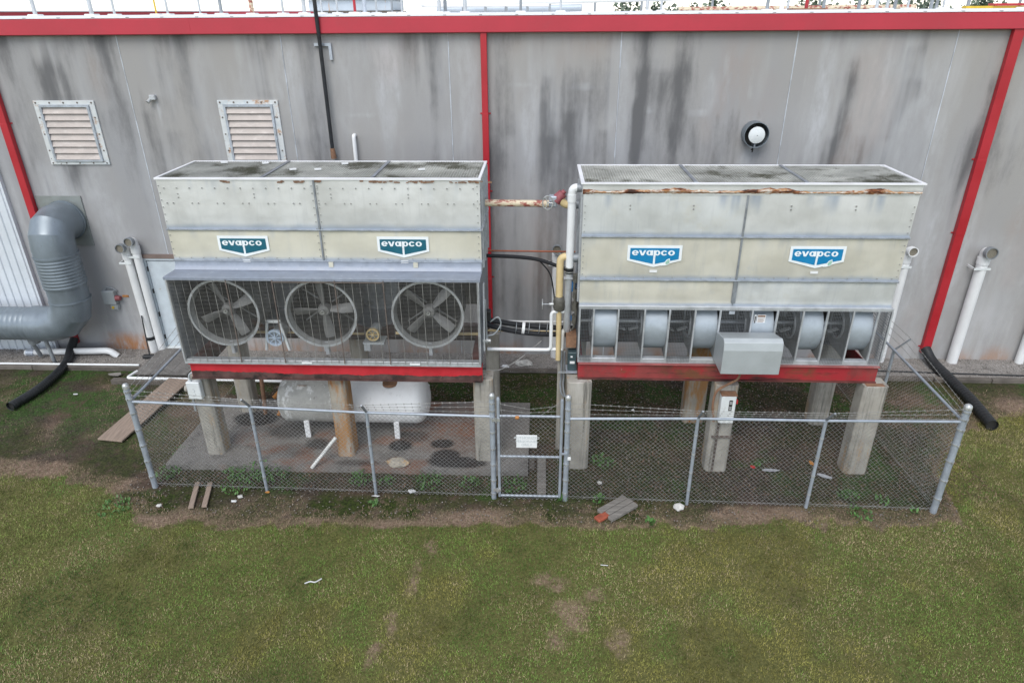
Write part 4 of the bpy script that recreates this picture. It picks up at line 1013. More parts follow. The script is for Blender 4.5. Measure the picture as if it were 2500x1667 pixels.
for k, (x, y) in enumerate(((-5.9, -3.3), (-5.1, -3.35), (-4.4, -3.9), (-3.95, -3.9), (-3.6, -3.4), (-2.1, -3.9))):
    t = MB(); t.obox((x, y, ZT + .02), (.055, .02, 0), (-.01, .025, 0), (0, 0, .012)); t.build('clip', M['tag_white'], LC)
# joints
t = MB()
t.box(X0 - .004, X1 + .004, YF - .032, YF + .02, z1_ - .010, z1_ + .010)
t.box(X0 - .004, X1 + .004, YF - .030, YF + .02, z2_ - .010, z2_ + .010)
t.build('horizontal_joint', M['blue_galv'], LC)
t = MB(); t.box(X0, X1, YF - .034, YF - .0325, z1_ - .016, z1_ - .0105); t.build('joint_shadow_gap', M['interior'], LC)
t = MB(); t.box(XM - .014, XM + .014, YF - .03, YF + .02, z2_ + .011, ZT - .031); t.build('vertical_joint', M['galv_dark'], LC)
t = MB()
for k in range(25):
    x = X0 + .12 + k * .222; t.cyl((x, YF - .006, 5.46), (x, YF - .022, 5.46), .012, 6)
    if k % 2 == 0:
        for dx in (0, .11): t.cyl((x + dx, YF - .008, 5.20), (x + dx, YF - .026, 5.20), .012, 6)
    if k % 6 == 1:
        for dz in (.0, .06): t.cyl((x, YF - .006, 5.30 + dz), (x, YF - .022, 5.30 + dz), .012, 6)
    t.cyl((x, YF - .02, 4.215), (x, YF - .036, 4.215), .009, 6)
for x in (X0 + .03, XM - .05, XM + .05, X1 - .05):
    for k in range(11): t.cyl((x, YF - .001, 4.25 + k * .125), (x, YF - .02, 4.25 + k * .125), .009, 6)
t.build('bolts', M['bolt'], LC, kind='stuff')
# rust marks at the top edge
t = MB(); rr = random.Random(4)
for (x, w) in ((-4.12, .1), (-3.78, .05), (-2.2, .16), (-1.95, .09), (-2.75, .2), (-1.2, .3), (-4.4, .04), (-5.4, .05)):
    for k in range(int(9 + w * 50)):
        xx = x + rr.gauss(0, w * .6); r = rr.uniform(.005, .02); t.obox((xx, YF - .0095 - .0004 * k, ZT - .05 - rr.uniform(0, .025)), (r * 1.6, 0, 0), (0, .004, 0), (0, 0, r * .6))
t.build('rust_patches', M['rustbar'], LC)
# end panels ribs on the right end
t = MB()
for y in (-4.35, -3.95, -3.55, -3.2): t.box(X1, X1 + .03, y - .02, y + .02, 4.0, ZT - .04)
t.box(X1, X1 + .028, YF + .02, YB, z1_ - .02, z1_ + .02); t.build('end_rib', M['galv'], LC)
# throat panel and hood
t = MB(); t.prism([(YF + .01, z2_ - .011), (YF - .02, z2_ - .011), (YF - .022, 4.11), (YF - .045, 4.05), (YF - .085, 4.005), (YF + .01, 4.0)], 'x', X0 + .01, X1 - .01); t.build('throat_panel', M['hood_metal'], LC, smooth=50)
for x in (-3.72, -2.2):
    t = MB(); t.box(x - .04, x + .04, YF - .05, YF - .02, 4.06, 4.15); t.build('joint_clip', M['panel_cream'], LC)
SF = -5.0   # screen plane
t = MB(); t.prism([(YF - .02, 4.0), (YF - .02, 3.985), (SF + .01, 3.975), (SF, 3.96), (SF - .012, 3.96), (SF - .012, 4.005), (SF + .02, 4.012)], 'x', X0 + .0, X1 + .0); t.build('hood', M['hood_metal'], LC)
for xa in (X0 + .02, X1 - .05):
    t = MB(); t.box(xa, xa + .03, SF + .0, YB, 2.32, 3.97); t.build('side_panel', M['galv_dark'], LC)
t = MB(); t.box(X0 + .02, X1 - .02, SF - .01, SF + .12, 2.305, 2.40); t.build('base_channel', M['galv'], LC, bevel=.006)
t = MB(); t.box(X0 + .05, X1 - .05, YB - .03, YB - .01, 2.75, 3.97); t.build('rear_panel', M['shroud'], LC)
# corner posts of the screen
for x in (X0 + .02, X1 - .06):
    t = MB(); t.box(x, x + .04, SF - .012, SF + .03, 2.4, 3.96); t.build('corner_post', M['galv'], LC)
# wire screen (left unit)
ws = MB(); ws.fixnormals = False
nz = 62
for k in range(nz):
    z = 2.39 + (3.955 - 2.39) * k / (nz - 1); ws.box(X0 + .03, X1 - .03, SF - .0195, SF - .0165, z - .0013, z + .0013)
ws.build('screen_wires', M['screenwire'], LC)
ws = MB(); ws.fixnormals = False
for k in range(41):
    x = X0 + .06 + k * .1365; r = .0022 if k % 3 else .0042
    ws.box(x - r, x + r, SF - .027, SF - .022, 2.36, 3.965)
ws.build('screen_bars', M['screenwire'], LC)
for x in (-5.47, -4.65, -3.55, -2.7):
    t = MB(); t.box(x - .009, x + .009, SF - .036, SF - .0275, 2.36, 3.98); t.build('screen_edge', M['screenrust'], LC)
t = MB(); t.box(-4.66, -2.72, SF - .034, SF - .0282, 3.935, 3.955); t.build('screen_top_edge', M['screenrust'], LC)
for x in (-4.35, -2.35):
    t = MB(); t.box(x, x + .19, SF - .0295, SF - .028, 2.345, 2.385); t.build('name_tag', M['tag_white'], LC)
# fans
for i, (cx, a0) in enumerate(((-5.73, 25), (-3.94, 5), (-2.0, 48))):
    cz = 3.25; R0 = .605
    f = MB(); f.lathe((cx, -4.78, cz), (0, 1, 0), [(R0 + .045, -.03), (R0 + .05, 0), (R0 + .005, .05), (R0 - .01, .3), (R0 + .02, .62), (R0 - .0, .62), (R0 - .03, .3), (R0 - .02, .05), (R0 + .02, .0), (R0 + .045, -.03)], 48)
    fan = f.build('fan_shroud', M['shroud'], LC, smooth=50)
    f = MB(); f.ring((cx, -4.826, cz), (0, 1, 0), R0 + .052, R0 + .012, .016, 48); f.build('rim', M['galv'], fan, smooth=40)
    f = MB(); f.lathe((cx, -4.72, cz), (0, 1, 0), [(R0 - .035, 0), (R0 - .04, .54)], 48); f.build('liner', M['interior'], fan, smooth=True)
    f = MB(); f.cyl((cx, -4.17, cz), (cx, -4.15, cz), R0 + .02, 40); f.build('back_plate', M['interior'], fan)
    f = MB(); f.lathe((cx, -4.62, cz), (0, 1, 0), [(0, -.1), (.035, -.1), (.04, -.06), (.1, -.05), (.12, .0), (.12, .08), (0, .08)], 20); f.build('hub', M['blade'], fan, smooth=40)
    f = MB(); f.ring((cx, -4.745, cz), (0, 1, 0), .035, .018, .02, 16); f.build('hub_nut', M['steel'], fan)
    nb = 4
    for k in range(nb):
        a = R(a0 + k * 360 / nb); d = Vector((math.cos(a), 0, math.sin(a))); n_ = Vector((-math.sin(a), 0, math.cos(a))); ay = Vector((0, 1, 0))
        c0 = Vector((cx, -4.6, cz)); V = []
        for s in range(8):
            t_ = s / 7; rad = .1 + (R0 - .15) * t_; w = .05 + .04 * math.sin(math.pi * min(1, t_ * 1.15) * .62); tw = R(48 - 26 * t_)
            wd = n_ * math.cos(tw) + ay * math.sin(tw); nn = wd.cross(d).normalized() * .008
            for q in (-1, -.33, .33, 1):
                cam_ = ay * (.02 * (1 - q * q))
                V.append(c0 + d * rad + wd * w * q - cam_ + nn)
            for q in (1, .33, -.33, -1):
                V.append(c0 + d * rad + wd * w * q - ay * (.02 * (1 - q * q)) - nn)
        F = []
        for s in range(7):
            for q in range(8): F.append((s * 8 + q, s * 8 + (q + 1) % 8, (s + 1) * 8 + (q + 1) % 8, (s + 1) * 8 + q))
        F.append(tuple(range(8))); F.append(tuple(56 + q for q in range(8)))
        f = MB(); f.add(V, F); f.build('blade', M['blade'], fan, smooth=50)
    f = MB()
    for q in (-35, 35, 145, 215):
        a = R(q); f.tube([(cx + .1 * math.cos(a), -4.35, cz + .1 * math.sin(a)), (cx + R0 * math.cos(a), -4.35, cz + R0 * math.sin(a))], .018, 6)
    f.build('strut', M['shroud'], fan)
    f = MB(); f.box(cx - .03, cx + .03, -4.75, -4.65, 2.4, 2.66); f.build('foot', M['galv'], fan)
# transition cones behind the fans: rounded backs
for cx in (-5.05, -3.15):
    t = MB(); t.lathe((cx, -4.1, 3.3), (0, 1, 0), [(.60, -.1), (.62, .2), (.5, .55), (.0, .56)], 28); t.build('cone_duct', M['galv_dark'], LC, smooth=40)
# drives
t = MB(); zc = 2.66
t.obox((-4.96, -4.55, 2.98), (.14, 0, 0), (0, .02, 0), (0, 0, .025)); t.obox((-5.13, -4.55, 2.68), (-.055, 0, -.3), (0, .02, 0), (.022, 0, -.004)); t.obox((-4.79, -4.55, 2.68), (.055, 0, -.3), (0, .02, 0), (.022, 0, .004)); t.build('motor_bracket', M['whitebox'], LC)
def pulley(cx, cy, cz, r, m, nsp):
    t = MB(); t.ring((cx, cy, cz), (0, 1, 0), r, r * .78, .06, 32)
    for k in range(nsp):
        a = 2 * math.pi * k / nsp; t.obox((cx + math.cos(a) * r * .45, cy + .03, cz + math.sin(a) * r * .45), (math.cos(a) * r * .38, 0, math.sin(a) * r * .38), (0, .015, 0), (-math.sin(a) * r * .05, 0, math.cos(a) * r * .05))
    t.cyl((cx, cy, cz), (cx, cy + .06, cz), r * .2, 14); return t.build('pulley', m, LC, smooth=40)
pulley(-4.96, -4.62, 2.66, .165, M['pulley_blue'], 8); pulley(-3.1, -4.6, 2.74, .125, M['pulley_yellow'], 6)
t = MB(); t.cyl((-4.96, -4.55, 2.66), (-4.96, -4.2, 2.66), .13, 16); t.cyl((-3.1, -4.5, 2.74), (-3.1, -4.25, 2.74), .1, 14); t.box(-3.3, -2.9, -4.6, -4.3, 2.54, 2.58); t.box(-3.28, -3.16, -4.62, -4.5, 2.42, 2.54); t.build('motor', M['greybox'], LC, smooth=40)
t = MB(); t.tube([(-2.75, -4.2, 2.6), (-1.15, -4.2, 2.6)], .03, 8); t.tube([(-6.2, -4.1, 2.55), (-3.4, -4.1, 2.53)], .025, 8); t.build('feed_pipe', M['cream_pipe'], LC, smooth=True)
# fittings on the right end
t = MB(); t.obox((X1 + .03, -4.75, 3.2), (.012, 0, 0), (0, .03, 0), (0, .1, .62)); t.obox((X1 + .05, -4.55, 3.0), (.012, 0, 0), (0, .025, 0), (0, -.12, .5)); t.build('brace', M['galv'], LC)
t = MB(); t.box(X1, X1 + .12, -4.4, -4.25, 2.95, 3.15); t.build('junction_box', M['ink'], LC, bevel=.01)
t = MB(); t.tube(smoothpath([(X1 + .1, -4.3, 2.9), (X1 + .25, -4.3, 3.0), (X1 + .3, -4.3, 2.85), (X1 + .18, -4.35, 2.68), (X1 + .05, -4.4, 2.66)], 6), .014, 6); t.build('cable_loop', M['greybox'], LC, smooth=True)
t = MB(); t.cyl((X1 - .02, -4.5, 2.6), (X1 + .12, -4.5, 2.6), .05, 14); t.cyl((X1 + .04, -4.5, 2.6), (X1 + .07, -4.5, 2.6), .085, 14); t.build('flange', M['steel'], LC, smooth=40)

# logos
def glyph(mb, ch, ox, oz, y, k):
    """heavy wide lower case letters built from ring sectors and bars"""
    rx, rz, tx, tz = .056 * k, .045 * k, .034 * k, .019 * k
    lay_ = [0]
    def slab(poly):
        lay_[0] += 1; mb.prism(poly, 'y', y - .003 - .0003 * lay_[0], y)
    def sector(a0, a1, cx=0., n=22, fx=1.):
        for i in range(n):
            p = [R(a0 + (a1 - a0) * (i + q) / n) for q in (0, 1)]
            pts = [(ox + cx + rx * fx * math.cos(a), oz + rz * math.sin(a)) for a in p] + [(ox + cx + (rx * fx - tx) * math.cos(a), oz + (rz - tz) * math.sin(a)) for a in p[::-1]]
            mb.prism(pts, 'y', y - .003, y)
    def bar(x0_, x1_, z0_, z1_): slab([(ox + x0_ * k, oz + z0_ * k), (ox + x1_ * k, oz + z0_ * k), (ox + x1_ * k, oz + z1_ * k), (ox + x0_ * k, oz + z1_ * k)])
    if ch == 'o': sector(0, 360)
    if ch == 'c': sector(32, 328)
    if ch == 'e': sector(2, 325); bar(-.03, .054, -.008, .006)
    if ch == 'v': slab([(ox - .06 * k, oz + rz), (ox - .022 * k, oz + rz), (ox + .002 * k, oz - .012 * k), (ox + .026 * k, oz + rz), (ox + .06 * k, oz + rz), (ox + .02 * k, oz - rz), (ox - .02 * k, oz - rz)])
    if ch == 'a': sector(0, 360, -.006 * k, fx=.9); bar(.020, .056, -.045, .045)
    if ch == 'p': sector(0, 360, .006 * k, fx=.9); bar(-.056, -.020, -.075, .045)
def wordmark(parent, cx, cz, y, k):
    for i, ch in enumerate('evapco'):
        t = MB(); glyph(t, ch, cx + (i - 2.5) * .122 * k, cz, y, k); t.build('letter', M['logo_white'], parent)
def sign(parent, cx, cz, y, mcol, leafmark, w=.92):
    h = w * .29; pt = w * .13
    sg = thing_child = MB()
    out = [(cx - w / 2, cz + h / 2), (cx + w / 2, cz + h / 2), (cx + w / 2, cz - h / 2), (cx, cz - h / 2 - pt), (cx - w / 2, cz - h / 2)]
    t = MB(); t.prism(out, 'y', y - .008, y); s = t.build('nameplate', M['logo_white'], parent)
    m = .035 * w / .92 + .012
    for sx in (-1, 1):
        g_ = .018
        poly = [(cx + sx * g_, cz + h / 2 - m), (cx + sx * (w / 2 - m), cz + h / 2 - m), (cx + sx * (w / 2 - m), cz - h / 2 + m * .6), (cx + sx * g_, cz - h / 2 - pt + m * 1.25)]
        if sx < 0: poly = poly[::-1]
        t = MB(); t.prism(poly, 'y', y - .0125, y - .0085); t.build('colour_field', mcol, s)
    t = MB(); t.box(cx - g_ - .003, cx + g_ + .003, y - .0122, y - .0086, cz - .05, cz + h / 2 - m); t.build('field_bridge', mcol, s)
    wordmark(s, cx - .0225, cz + .004, y - .0127, w / .92)
    if leafmark:
        lc = (cx + w * .23, cz - h / 2 - pt * .35)
        lf = [(lc[0] - .09, lc[1] - .05), (lc[0] - .02, lc[1] - .045), (lc[0] + .05, lc[1] - .02), (lc[0] + .06, lc[1] + .04), (lc[0] + .05, lc[1] + .085), (lc[0] - .0, lc[1] + .06), (lc[0] - .035, lc[1] + .01)]
        t = MB(); t.prism(lf, 'y', y - .0145, y - .0128); t.build('leaf_outline', M['logo_white'], s)
        lf2 = [((p[0] - lc[0]) * .72 + lc[0] + .008, (p[1] - lc[1]) * .72 + lc[1] + .006) for p in lf[1:]]
        t = MB(); t.prism(lf2, 'y', y - .0165, y - .0147); t.build('leaf_mark', M['leafgreen'], s)
    t = MB(); t.box(cx - .06, cx + .07, y - .006, y - .002, cz - h / 2 - pt - .1, cz - h / 2 - pt - .055); t.build('serial_tag', M['tag_white'], s)
sign(LC, -5.25, 4.49, YF - .018, M['logo_teal'], False, .91); sign(LC, -2.40, 4.49, YF - .018, M['logo_teal'], False, .91)

# ------------------------------------------------------------------ right condenser
RC = thing('evaporative_condenser', (3.45, -3.95, 2.3), 'right cooling unit with row of drum blowers and a rusty top edge', 'cooling unit', 'cooling units on piers')
x0, x1, yf, yb, zt = .71, 6.19, -4.65, -3.2, 5.60
xm = 3.42
RZ = (4.685, 3.905, 3.41)
for i, (a, b_) in enumerate(((x0, xm), (xm, x1))):
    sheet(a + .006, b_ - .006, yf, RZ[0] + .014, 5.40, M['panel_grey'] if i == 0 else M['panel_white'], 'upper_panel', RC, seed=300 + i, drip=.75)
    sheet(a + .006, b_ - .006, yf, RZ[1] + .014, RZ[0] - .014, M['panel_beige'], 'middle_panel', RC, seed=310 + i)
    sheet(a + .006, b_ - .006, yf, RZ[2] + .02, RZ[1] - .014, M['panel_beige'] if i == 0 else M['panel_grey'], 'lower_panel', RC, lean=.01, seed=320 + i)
t = MB(); t.box(x0 + .001, x1 - .001, yf + .012, yb, RZ[2] + .02, zt - .2); t.build('casing', M['galv'], RC)
t = MB(); t.box(x0 - .008, x1 + .008, yf - .016, yf + .01, 5.475, zt - .025); t.box(x0 - .008, x0 + .012, yf + .01, yb, zt - .2, zt - .025); t.box(x1 - .012, x1 + .008, yf + .01, yb, zt - .2, zt - .025); t.box(x0, x1, yb - .02, yb, zt - .2, zt - .025); t.build('top_cap', M['panel_white'], RC)
rsz = []
t = MB(); nseg = 220
for k in range(nseg + 1):
    x = x0 - .01 + (x1 - x0 + .02) * k / nseg
    n_ = float(fbm(np.array([x * 4.]), np.array([.5]), 700)[0]); n3 = float(fbm(np.array([x * 1.3]), np.array([2.5]), 709)[0]); b2 = 5.432 - .05 * max(0, n_ - .4) - .010 * random.random(); t2 = 5.452 + .28 * max(0, n3 - .47) + .05 * max(0, n_ - .45) + .008 * random.random()
    rsz.append((x, b2, t2))
V = []; F = []
for (x, b2, t2) in rsz: V += [(x, yf - .010, b2), (x, yf - .034, (b2 + t2) / 2), (x, yf - .02, t2)]
for k in range(nseg): F += [(3 * k, 3 * k + 3, 3 * k + 4, 3 * k + 1), (3 * k + 1, 3 * k + 4, 3 * k + 5, 3 * k + 2)]
t.add(V, F); t.fixnormals = False; t.build('rusty_flashing', M['rust_strip'], RC)
t = MB(); t.box(x0, x1, yf - .005, yf + .01, 5.39, 5.48); t.build('flashing_back', M['panel_grey'], RC)
t = MB(); t.box(x0 - .04, x1 + .04, yf - .045, yf + .02, zt - .024, zt); t.box(x0 - .04, x1 + .04, yb - .03, yb + .02, zt - .024, zt); t.box(x0 - .04, x0 + .02, yf + .02, yb - .03, zt - .024, zt); t.box(x1 - .02, x1 + .04, yf + .02, yb - .03, zt - .024, zt); t.build('top_frame', M['coping'], RC)
t = MB(); t.box(x0 + .021, x1 - .021, yf + .02, yb - .021, zt - .2, zt - .16)
for k in range(90):
    x = x0 + .04 + k * .0602; t.box(x, x + .012, yf + .03, yb - .03, zt - .159, zt - .09)
t.build('drift_eliminators', M['eliminator'], RC)
topscreen(x0 + .02, x1 - .02, yf + .02, yb - .03, zt - .004, RC, (2.55, 4.35))
t = MB()
t.box(x0 - .006, x1 + .006, yf - .034, yf + .02, RZ[0] - .012, RZ[0] + .012); t.box(x0 - .006, x1 + .006, yf - .036, yf + .02, RZ[1] - .012, RZ[1] + .012); t.build('horizontal_joint', M['blue_galv'], RC)
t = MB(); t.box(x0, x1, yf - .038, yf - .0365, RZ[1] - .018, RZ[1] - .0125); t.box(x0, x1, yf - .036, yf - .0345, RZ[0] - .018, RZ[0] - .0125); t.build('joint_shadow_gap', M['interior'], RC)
t = MB(); t.box(xm - .014, xm + .014, yf - .03, yf + .02, RZ[0] + .0125, 5.40); t.box(xm - .016, xm + .016, yf - .03, yf + .02, RZ[1] + .0125, RZ[0] - .0185); t.box(xm - .035, xm + .035, yf - .05, yf + .02, RZ[2] + .08, RZ[1] - .019); t.build('vertical_joint', M['galv_dark'], RC)
t = MB()
for x in (1.5, 2.55, 4.15, 5.2):
    for z in (5.16, 5.22): t.cyl((x, yf - .006, z), (x, yf - .024, z), .014, 6)
for k in range(22):
    x = x0 + .1 + k * .25; t.cyl((x, yf - .02, 3.96), (x, yf - .036, 3.96), .009, 6)
for x in (x0 + .04, x1 - .05):
    for k in range(12): t.cyl((x, yf - .001, 4.0 + k * .11), (x, yf - .02, 4.0 + k * .11), .009, 6)
t.build('bolts', M['bolt'], RC, kind='stuff')
sign(RC, 1.97, 4.40, yf - .02, M['logo_blue'], True, .93); sign(RC, 4.72, 4.40, yf - .02, M['logo_blue'], True, .93)
# fan section
BX = [.73, .98, 1.42, 1.89, 2.33, 2.78, 3.22, 3.78, 4.22, 4.67, 5.10, 5.54, 5.97, 6.20]
FY = -4.71
t = MB(); t.box(x0, 6.21, FY - .02, FY + .06, 3.36, RZ[2] + .019); t.build('head_rail', M['galv'], RC, bevel=.006)
t = MB(); t.box(x0 + .01, 6.2, FY - .015, FY + .1, 2.29, 2.385); t.build('base_rail', M['galv'], RC, bevel=.006)
t = MB()
t.box(x0 + .01, 6.2, -3.3, -3.27, 2.29, 3.41); t.build('rear_panel', M['interior'], RC)  # dark sheet added so the open bays behind the guards look shaded
t = MB(); t.box(x0 + .01, 6.2, -4.5, -3.3, 3.395, 3.42); t.build('basin_floor', M['interior'], RC)
for k, x in enumerate(BX):
    t = MB(); w = .016
    t.box(x - w, x + w, FY - .022, FY + .02, 2.386, 3.359); t.build('divider_post', M['galv'], RC, bevel=.003)
cy, cz, rr_ = -4.18, 2.90, .50
scroll_me = None
for k in range(1, 13, 2):
    a, b_ = BX[k] + .012, BX[k + 1] - .012
    t = MB(); n = 22; V = []; F = []
    for q in range(n + 1):
        an = R(100 + (290 - 100) * q / n)   # from top over the front to under
        rr2 = rr_ - .03 * math.cos(R(3) * q)
        y, z = cy + rr_ * math.cos(an), cz + rr_ * math.sin(an)
        V += [(a, y, z), (b_, y, z)]
    for q in range(n): F.append((2 * q, 2 * q + 1, 2 * q + 3, 2 * q + 2))
    V2 = len(V)
    t.add(V, F); t.fixnormals = False
    sc = t.build('blower_scroll', M['drum'], RC, smooth=60)
    for x in (a, b_):
        t = MB(); t.ring((x - .004, cy, cz), (1, 0, 0), rr_ - .002, .27, .008, 40); t.build('side_sheet', M['shroud'], sc)
        t = MB(); t.ring((x - (.03 if x == a else 0), cy, cz), (1, 0, 0), .3, .265, .03, 32); t.build('inlet_ring', M['galv'], sc, smooth=50)
        t = MB(); t.prism([(FY + .03, 2.39), (FY + .03, 2.75), (cy - .2, cz - .42), (cy + .25, cz - .42), (cy + .1, 2.39 + .02), (FY + .12, 2.39)][:4] + [(FY + .14, 2.39)], 'x', x - .003, x + .003); t.build('gusset', M['shroud'], sc)
    t = MB(); t.cyl((a + .03, cy, cz), (b_ - .03, cy, cz), .255, 28, cap=False)
    for q in range(24):
        an = 2 * math.pi * q / 24; t.obox(((a + b_) / 2, cy + .24 * math.cos(an), cz + .24 * math.sin(an)), ((b_ - a) / 2 - .035, 0, 0), (0, .018 * math.cos(an + .7), .018 * math.sin(an + .7)), (0, -.003 * math.sin(an + .7), .003 * math.cos(an + .7)))
    t.build('wheel', M['interior'], sc)
t = MB(); t.cyl((.75, cy, cz), (6.18, cy, cz), .035, 14); t.build('fan_shaft', M['galv'], RC, smooth=40)
for x in (1.65, 2.55, 4.45, 5.32):
    t = MB(); t.obox((x - .12, cy - .1, cz - .1), (.09, 0, -.03), (0, .05, 0), (0, 0, .006)); t.obox((x + .12, cy - .1, cz - .1), (.09, 0, .03), (0, .05, 0), (0, 0, .006)); t.build('bearing_support', M['galv'], RC)
# wire guards over the open bays
for k in range(0, 13, 2):
    a, b_ = BX[k] + .018, BX[k + 1] - .018
    zb = 2.93 if k == 6 else 2.33
    t = MB(); t.fixnormals = False; d = .0285
    for q in range(int((b_ - a) / d) + 1): t.box(a + q * d - .002, a + q * d + .002, FY - .0245, FY - .0205, zb, 3.38)
    for q in range(int((3.38 - zb) / d) + 1): t.box(a, b_, FY - .029, FY - .025, zb + q * d - .002, zb + q * d + .002)
    t.build('wire_guard', M['meshwire'], RC)
for (y0_, xx) in ((x0 + .002, x0 - .002), (6.196, 6.2)):
    t = MB(); t.fixnormals = False; d = .05
    for q in range(28): t.box(y0_, y0_ + .004, -4.68 + q * d - .003, -4.68 + q * d + .003, 2.38, 3.38)
    for q in range(20): t.box(y0_ - .005, y0_ - .001, -4.68, -3.3, 2.38 + q * d - .003, 2.38 + q * d + .003)
    t.build('end_guard', M['meshwire'], RC)
# motor cover
t = MB(); t.prism([(FY - .034, 2.41), (FY - .034, 2.95), (-5.20, 3.05), (-5.28, 3.0), (-5.31, 2.86), (-5.31, 2.40)], 'x', 3.19, 4.20)
t.build('motor_cover', M['hood_box'], RC, bevel=.006)
# warning labels on the fourth blower
for (xa, xb, za, zb, m) in ((3.90, 4.05, 3.08, 3.25, 'tag_white'), (3.85, 3.885, 3.04, 3.25, 'tag_white')):
    t = MB(); t.box(xa, xb, cy - rr_ - .004 + .045, cy - rr_ + .046, za, zb); lab = t.build('warning_label', M[m], RC)
    t = MB()
    if xb - xa > .1:
        t.box(xa + .01, xb - .01, cy - rr_ + .038, cy - rr_ + .0408, zb - .045, zb - .012)
        for q in range(4): t.box(xa + .015, xb - .015 - .02 * (q % 2), cy - rr_ + .038, cy - rr_ + .0408, zb - .075 - q * .022, zb - .067 - q * .022)
    else: t.box(xa + .008, xb - .008, cy - rr_ + .038, cy - rr_ + .0408, za + .02, zb - .03)
    t.build('print', M['ink'] if xb - xa < .1 else M['rustbar'], lab)
t = MB(); t.box(3.36, 3.46, FY - .04, FY - .033, 3.3, 3.36); t.build('tab', M['blue_galv'], RC)
# equipment on the left end of the right unit
t = MB()
for y in (-4.5, -4.0, -3.5): t.box(x0 - .03, x0, y - .02, y + .02, 3.42, zt - .2)
t.build('end_rib', M['galv'], RC)
t = MB(); t.cyl((x0 - .09, -4.35, 5.44), (x0 + .02, -4.35, 5.44), .075, 14); t.cyl((x0 - .1, -3.9, 5.04), (x0 + .02, -3.9, 5.04), .08, 14); t.cyl((x0 - .12, -4.3, 4.18), (x0 + .02, -4.3, 4.18), .085, 14); t.build('pipe_collar', M['galv_dark'], RC, smooth=40)
t = MB(); t.prism([(-4.5, 2.72), (-4.15, 2.72), (-4.15, 2.62), (-4.5, 2.48)], 'x', x0 - .2, x0 - .01); t.build('rusty_sump', M['rustbar'], RC)
t = MB()
for z, c in ((3.75, .05), (3.45, .045), (3.2, .06), (2.95, .05)):
    t.cyl((x0 - .06, -4.4, z), (x0 - .06, -4.4, z + .16), c, 12)
t.tube(smoothpath([(x0 - .06, -4.4, 3.9), (x0 - .08, -4.42, 3.6), (x0 - .04, -4.46, 3.2), (x0 - .06, -4.44, 2.9), (x0 - .1, -4.4, 2.8)], 6), .022, 8)
t.build('solenoid_valves', M['valve'], RC, smooth=40)
t = MB(); t.box(x0 - .14, x0 - .04, -4.36, -4.28, 3.55, 3.75); t.box(x0 - .12, x0 - .04, -4.38, -4.3, 2.98, 3.06); t.build('valve_labels', M['bluelight'], RC)

# ------------------------------------------------------------------ pipes between the units
g = thing('cream_pipe', (-.3, -3.9, 5.0), 'rust flecked cream pipe with a handwheel valve joining the two units high up', 'pipe')
t = MB(); t.cyl((-1.0, -3.9, 5.06), (.16, -3.9, 5.05), .062, 16); t.build('straight_run', M['cream_rusty'], g, smooth=True)
t = MB(); t.tube(elbowpath([(.33, -3.9, 5.2), (.42, -3.9, 5.03), (.66, -3.9, 5.03)], .13, 6), .07, 16); t.build('elbow', M['cream_pipe'], g, smooth=True)
t = MB(); t.box(.15, .30, -3.99, -3.81, 5.0, 5.2); t.build('valve_body', M['blue_galv'], g, bevel=.02)
t = MB(); t.cyl((.27, -3.9, 5.1), (.40, -3.9, 5.24), .1, 14, .085); t.cyl((.36, -3.9, 5.2), (.43, -3.9, 5.28), .045, 12); t.build('bonnet', M['maroon'], g, smooth=40)
t = MB(); t.tube([(.13 + .02 * math.sin(a), -4.1 + .07 * math.cos(a) * .5, 5.11 + .105 * math.sin(a)) if 0 else (.13 + .09 * math.cos(a), -4.12, 5.12 + .12 * math.sin(a)) for a in np.linspace(0, 2 * math.pi, 25)[:-1]], .012, 6, closed=True)
for a in (0, 2.09, 4.19): t.tube([(.13, -4.12, 5.12), (.13 + .09 * math.cos(a), -4.12, 5.12 + .12 * math.sin(a))], .008, 5)
t.cyl((.13, -4.13, 5.12), (.2, -3.95, 5.11), .014, 8); t.build('handwheel', M['steel'], g, smooth=50)

g = thing('overflow_pipe', (.53, -4.3, 2.7), 'tall white pipe with elbow standing at the left end of the right unit', 'pipe')
t = MB(); t.tube(elbowpath([(.70, -4.35, 5.44), (.545, -4.35, 5.44), (.535, -4.33, 4.0)], .12, 6), .072, 18); t.build('upper_pipe', M['pvc'], g, smooth=True)
t = MB(); t.cyl((.543, -4.35, 5.33), (.542, -4.35, 5.2), .082, 18); t.build('elbow_socket', M['pvc'], g, smooth=40)
t = MB(); t.tube([(.535, -4.32, 3.92), (.525, -4.3, 2.80), (.53, -4.3, 2.72), (.54, -4.3, 2.69)], [.07, .07, .05, .02], 18); t.build('lower_pipe', M['galv'], g, smooth=True)
t = MB(); t.cyl((.535, -4.33, 4.02), (.535, -4.32, 3.9), .078, 18); t.build('rubber_sleeve', M['black'], g, smooth=40)
for z in (3.92, 4.0):
    t = MB(); t.ring((.535, -4.325, z), (0, 0, 1), .083, .07, .014, 20); t.build('hose_clamp', M['steel'], g, smooth=40)
t = MB(); t.box(.44, .72, -4.4, -4.26, 3.80, 3.815); t.build('support_bracket', M['galv'], g)

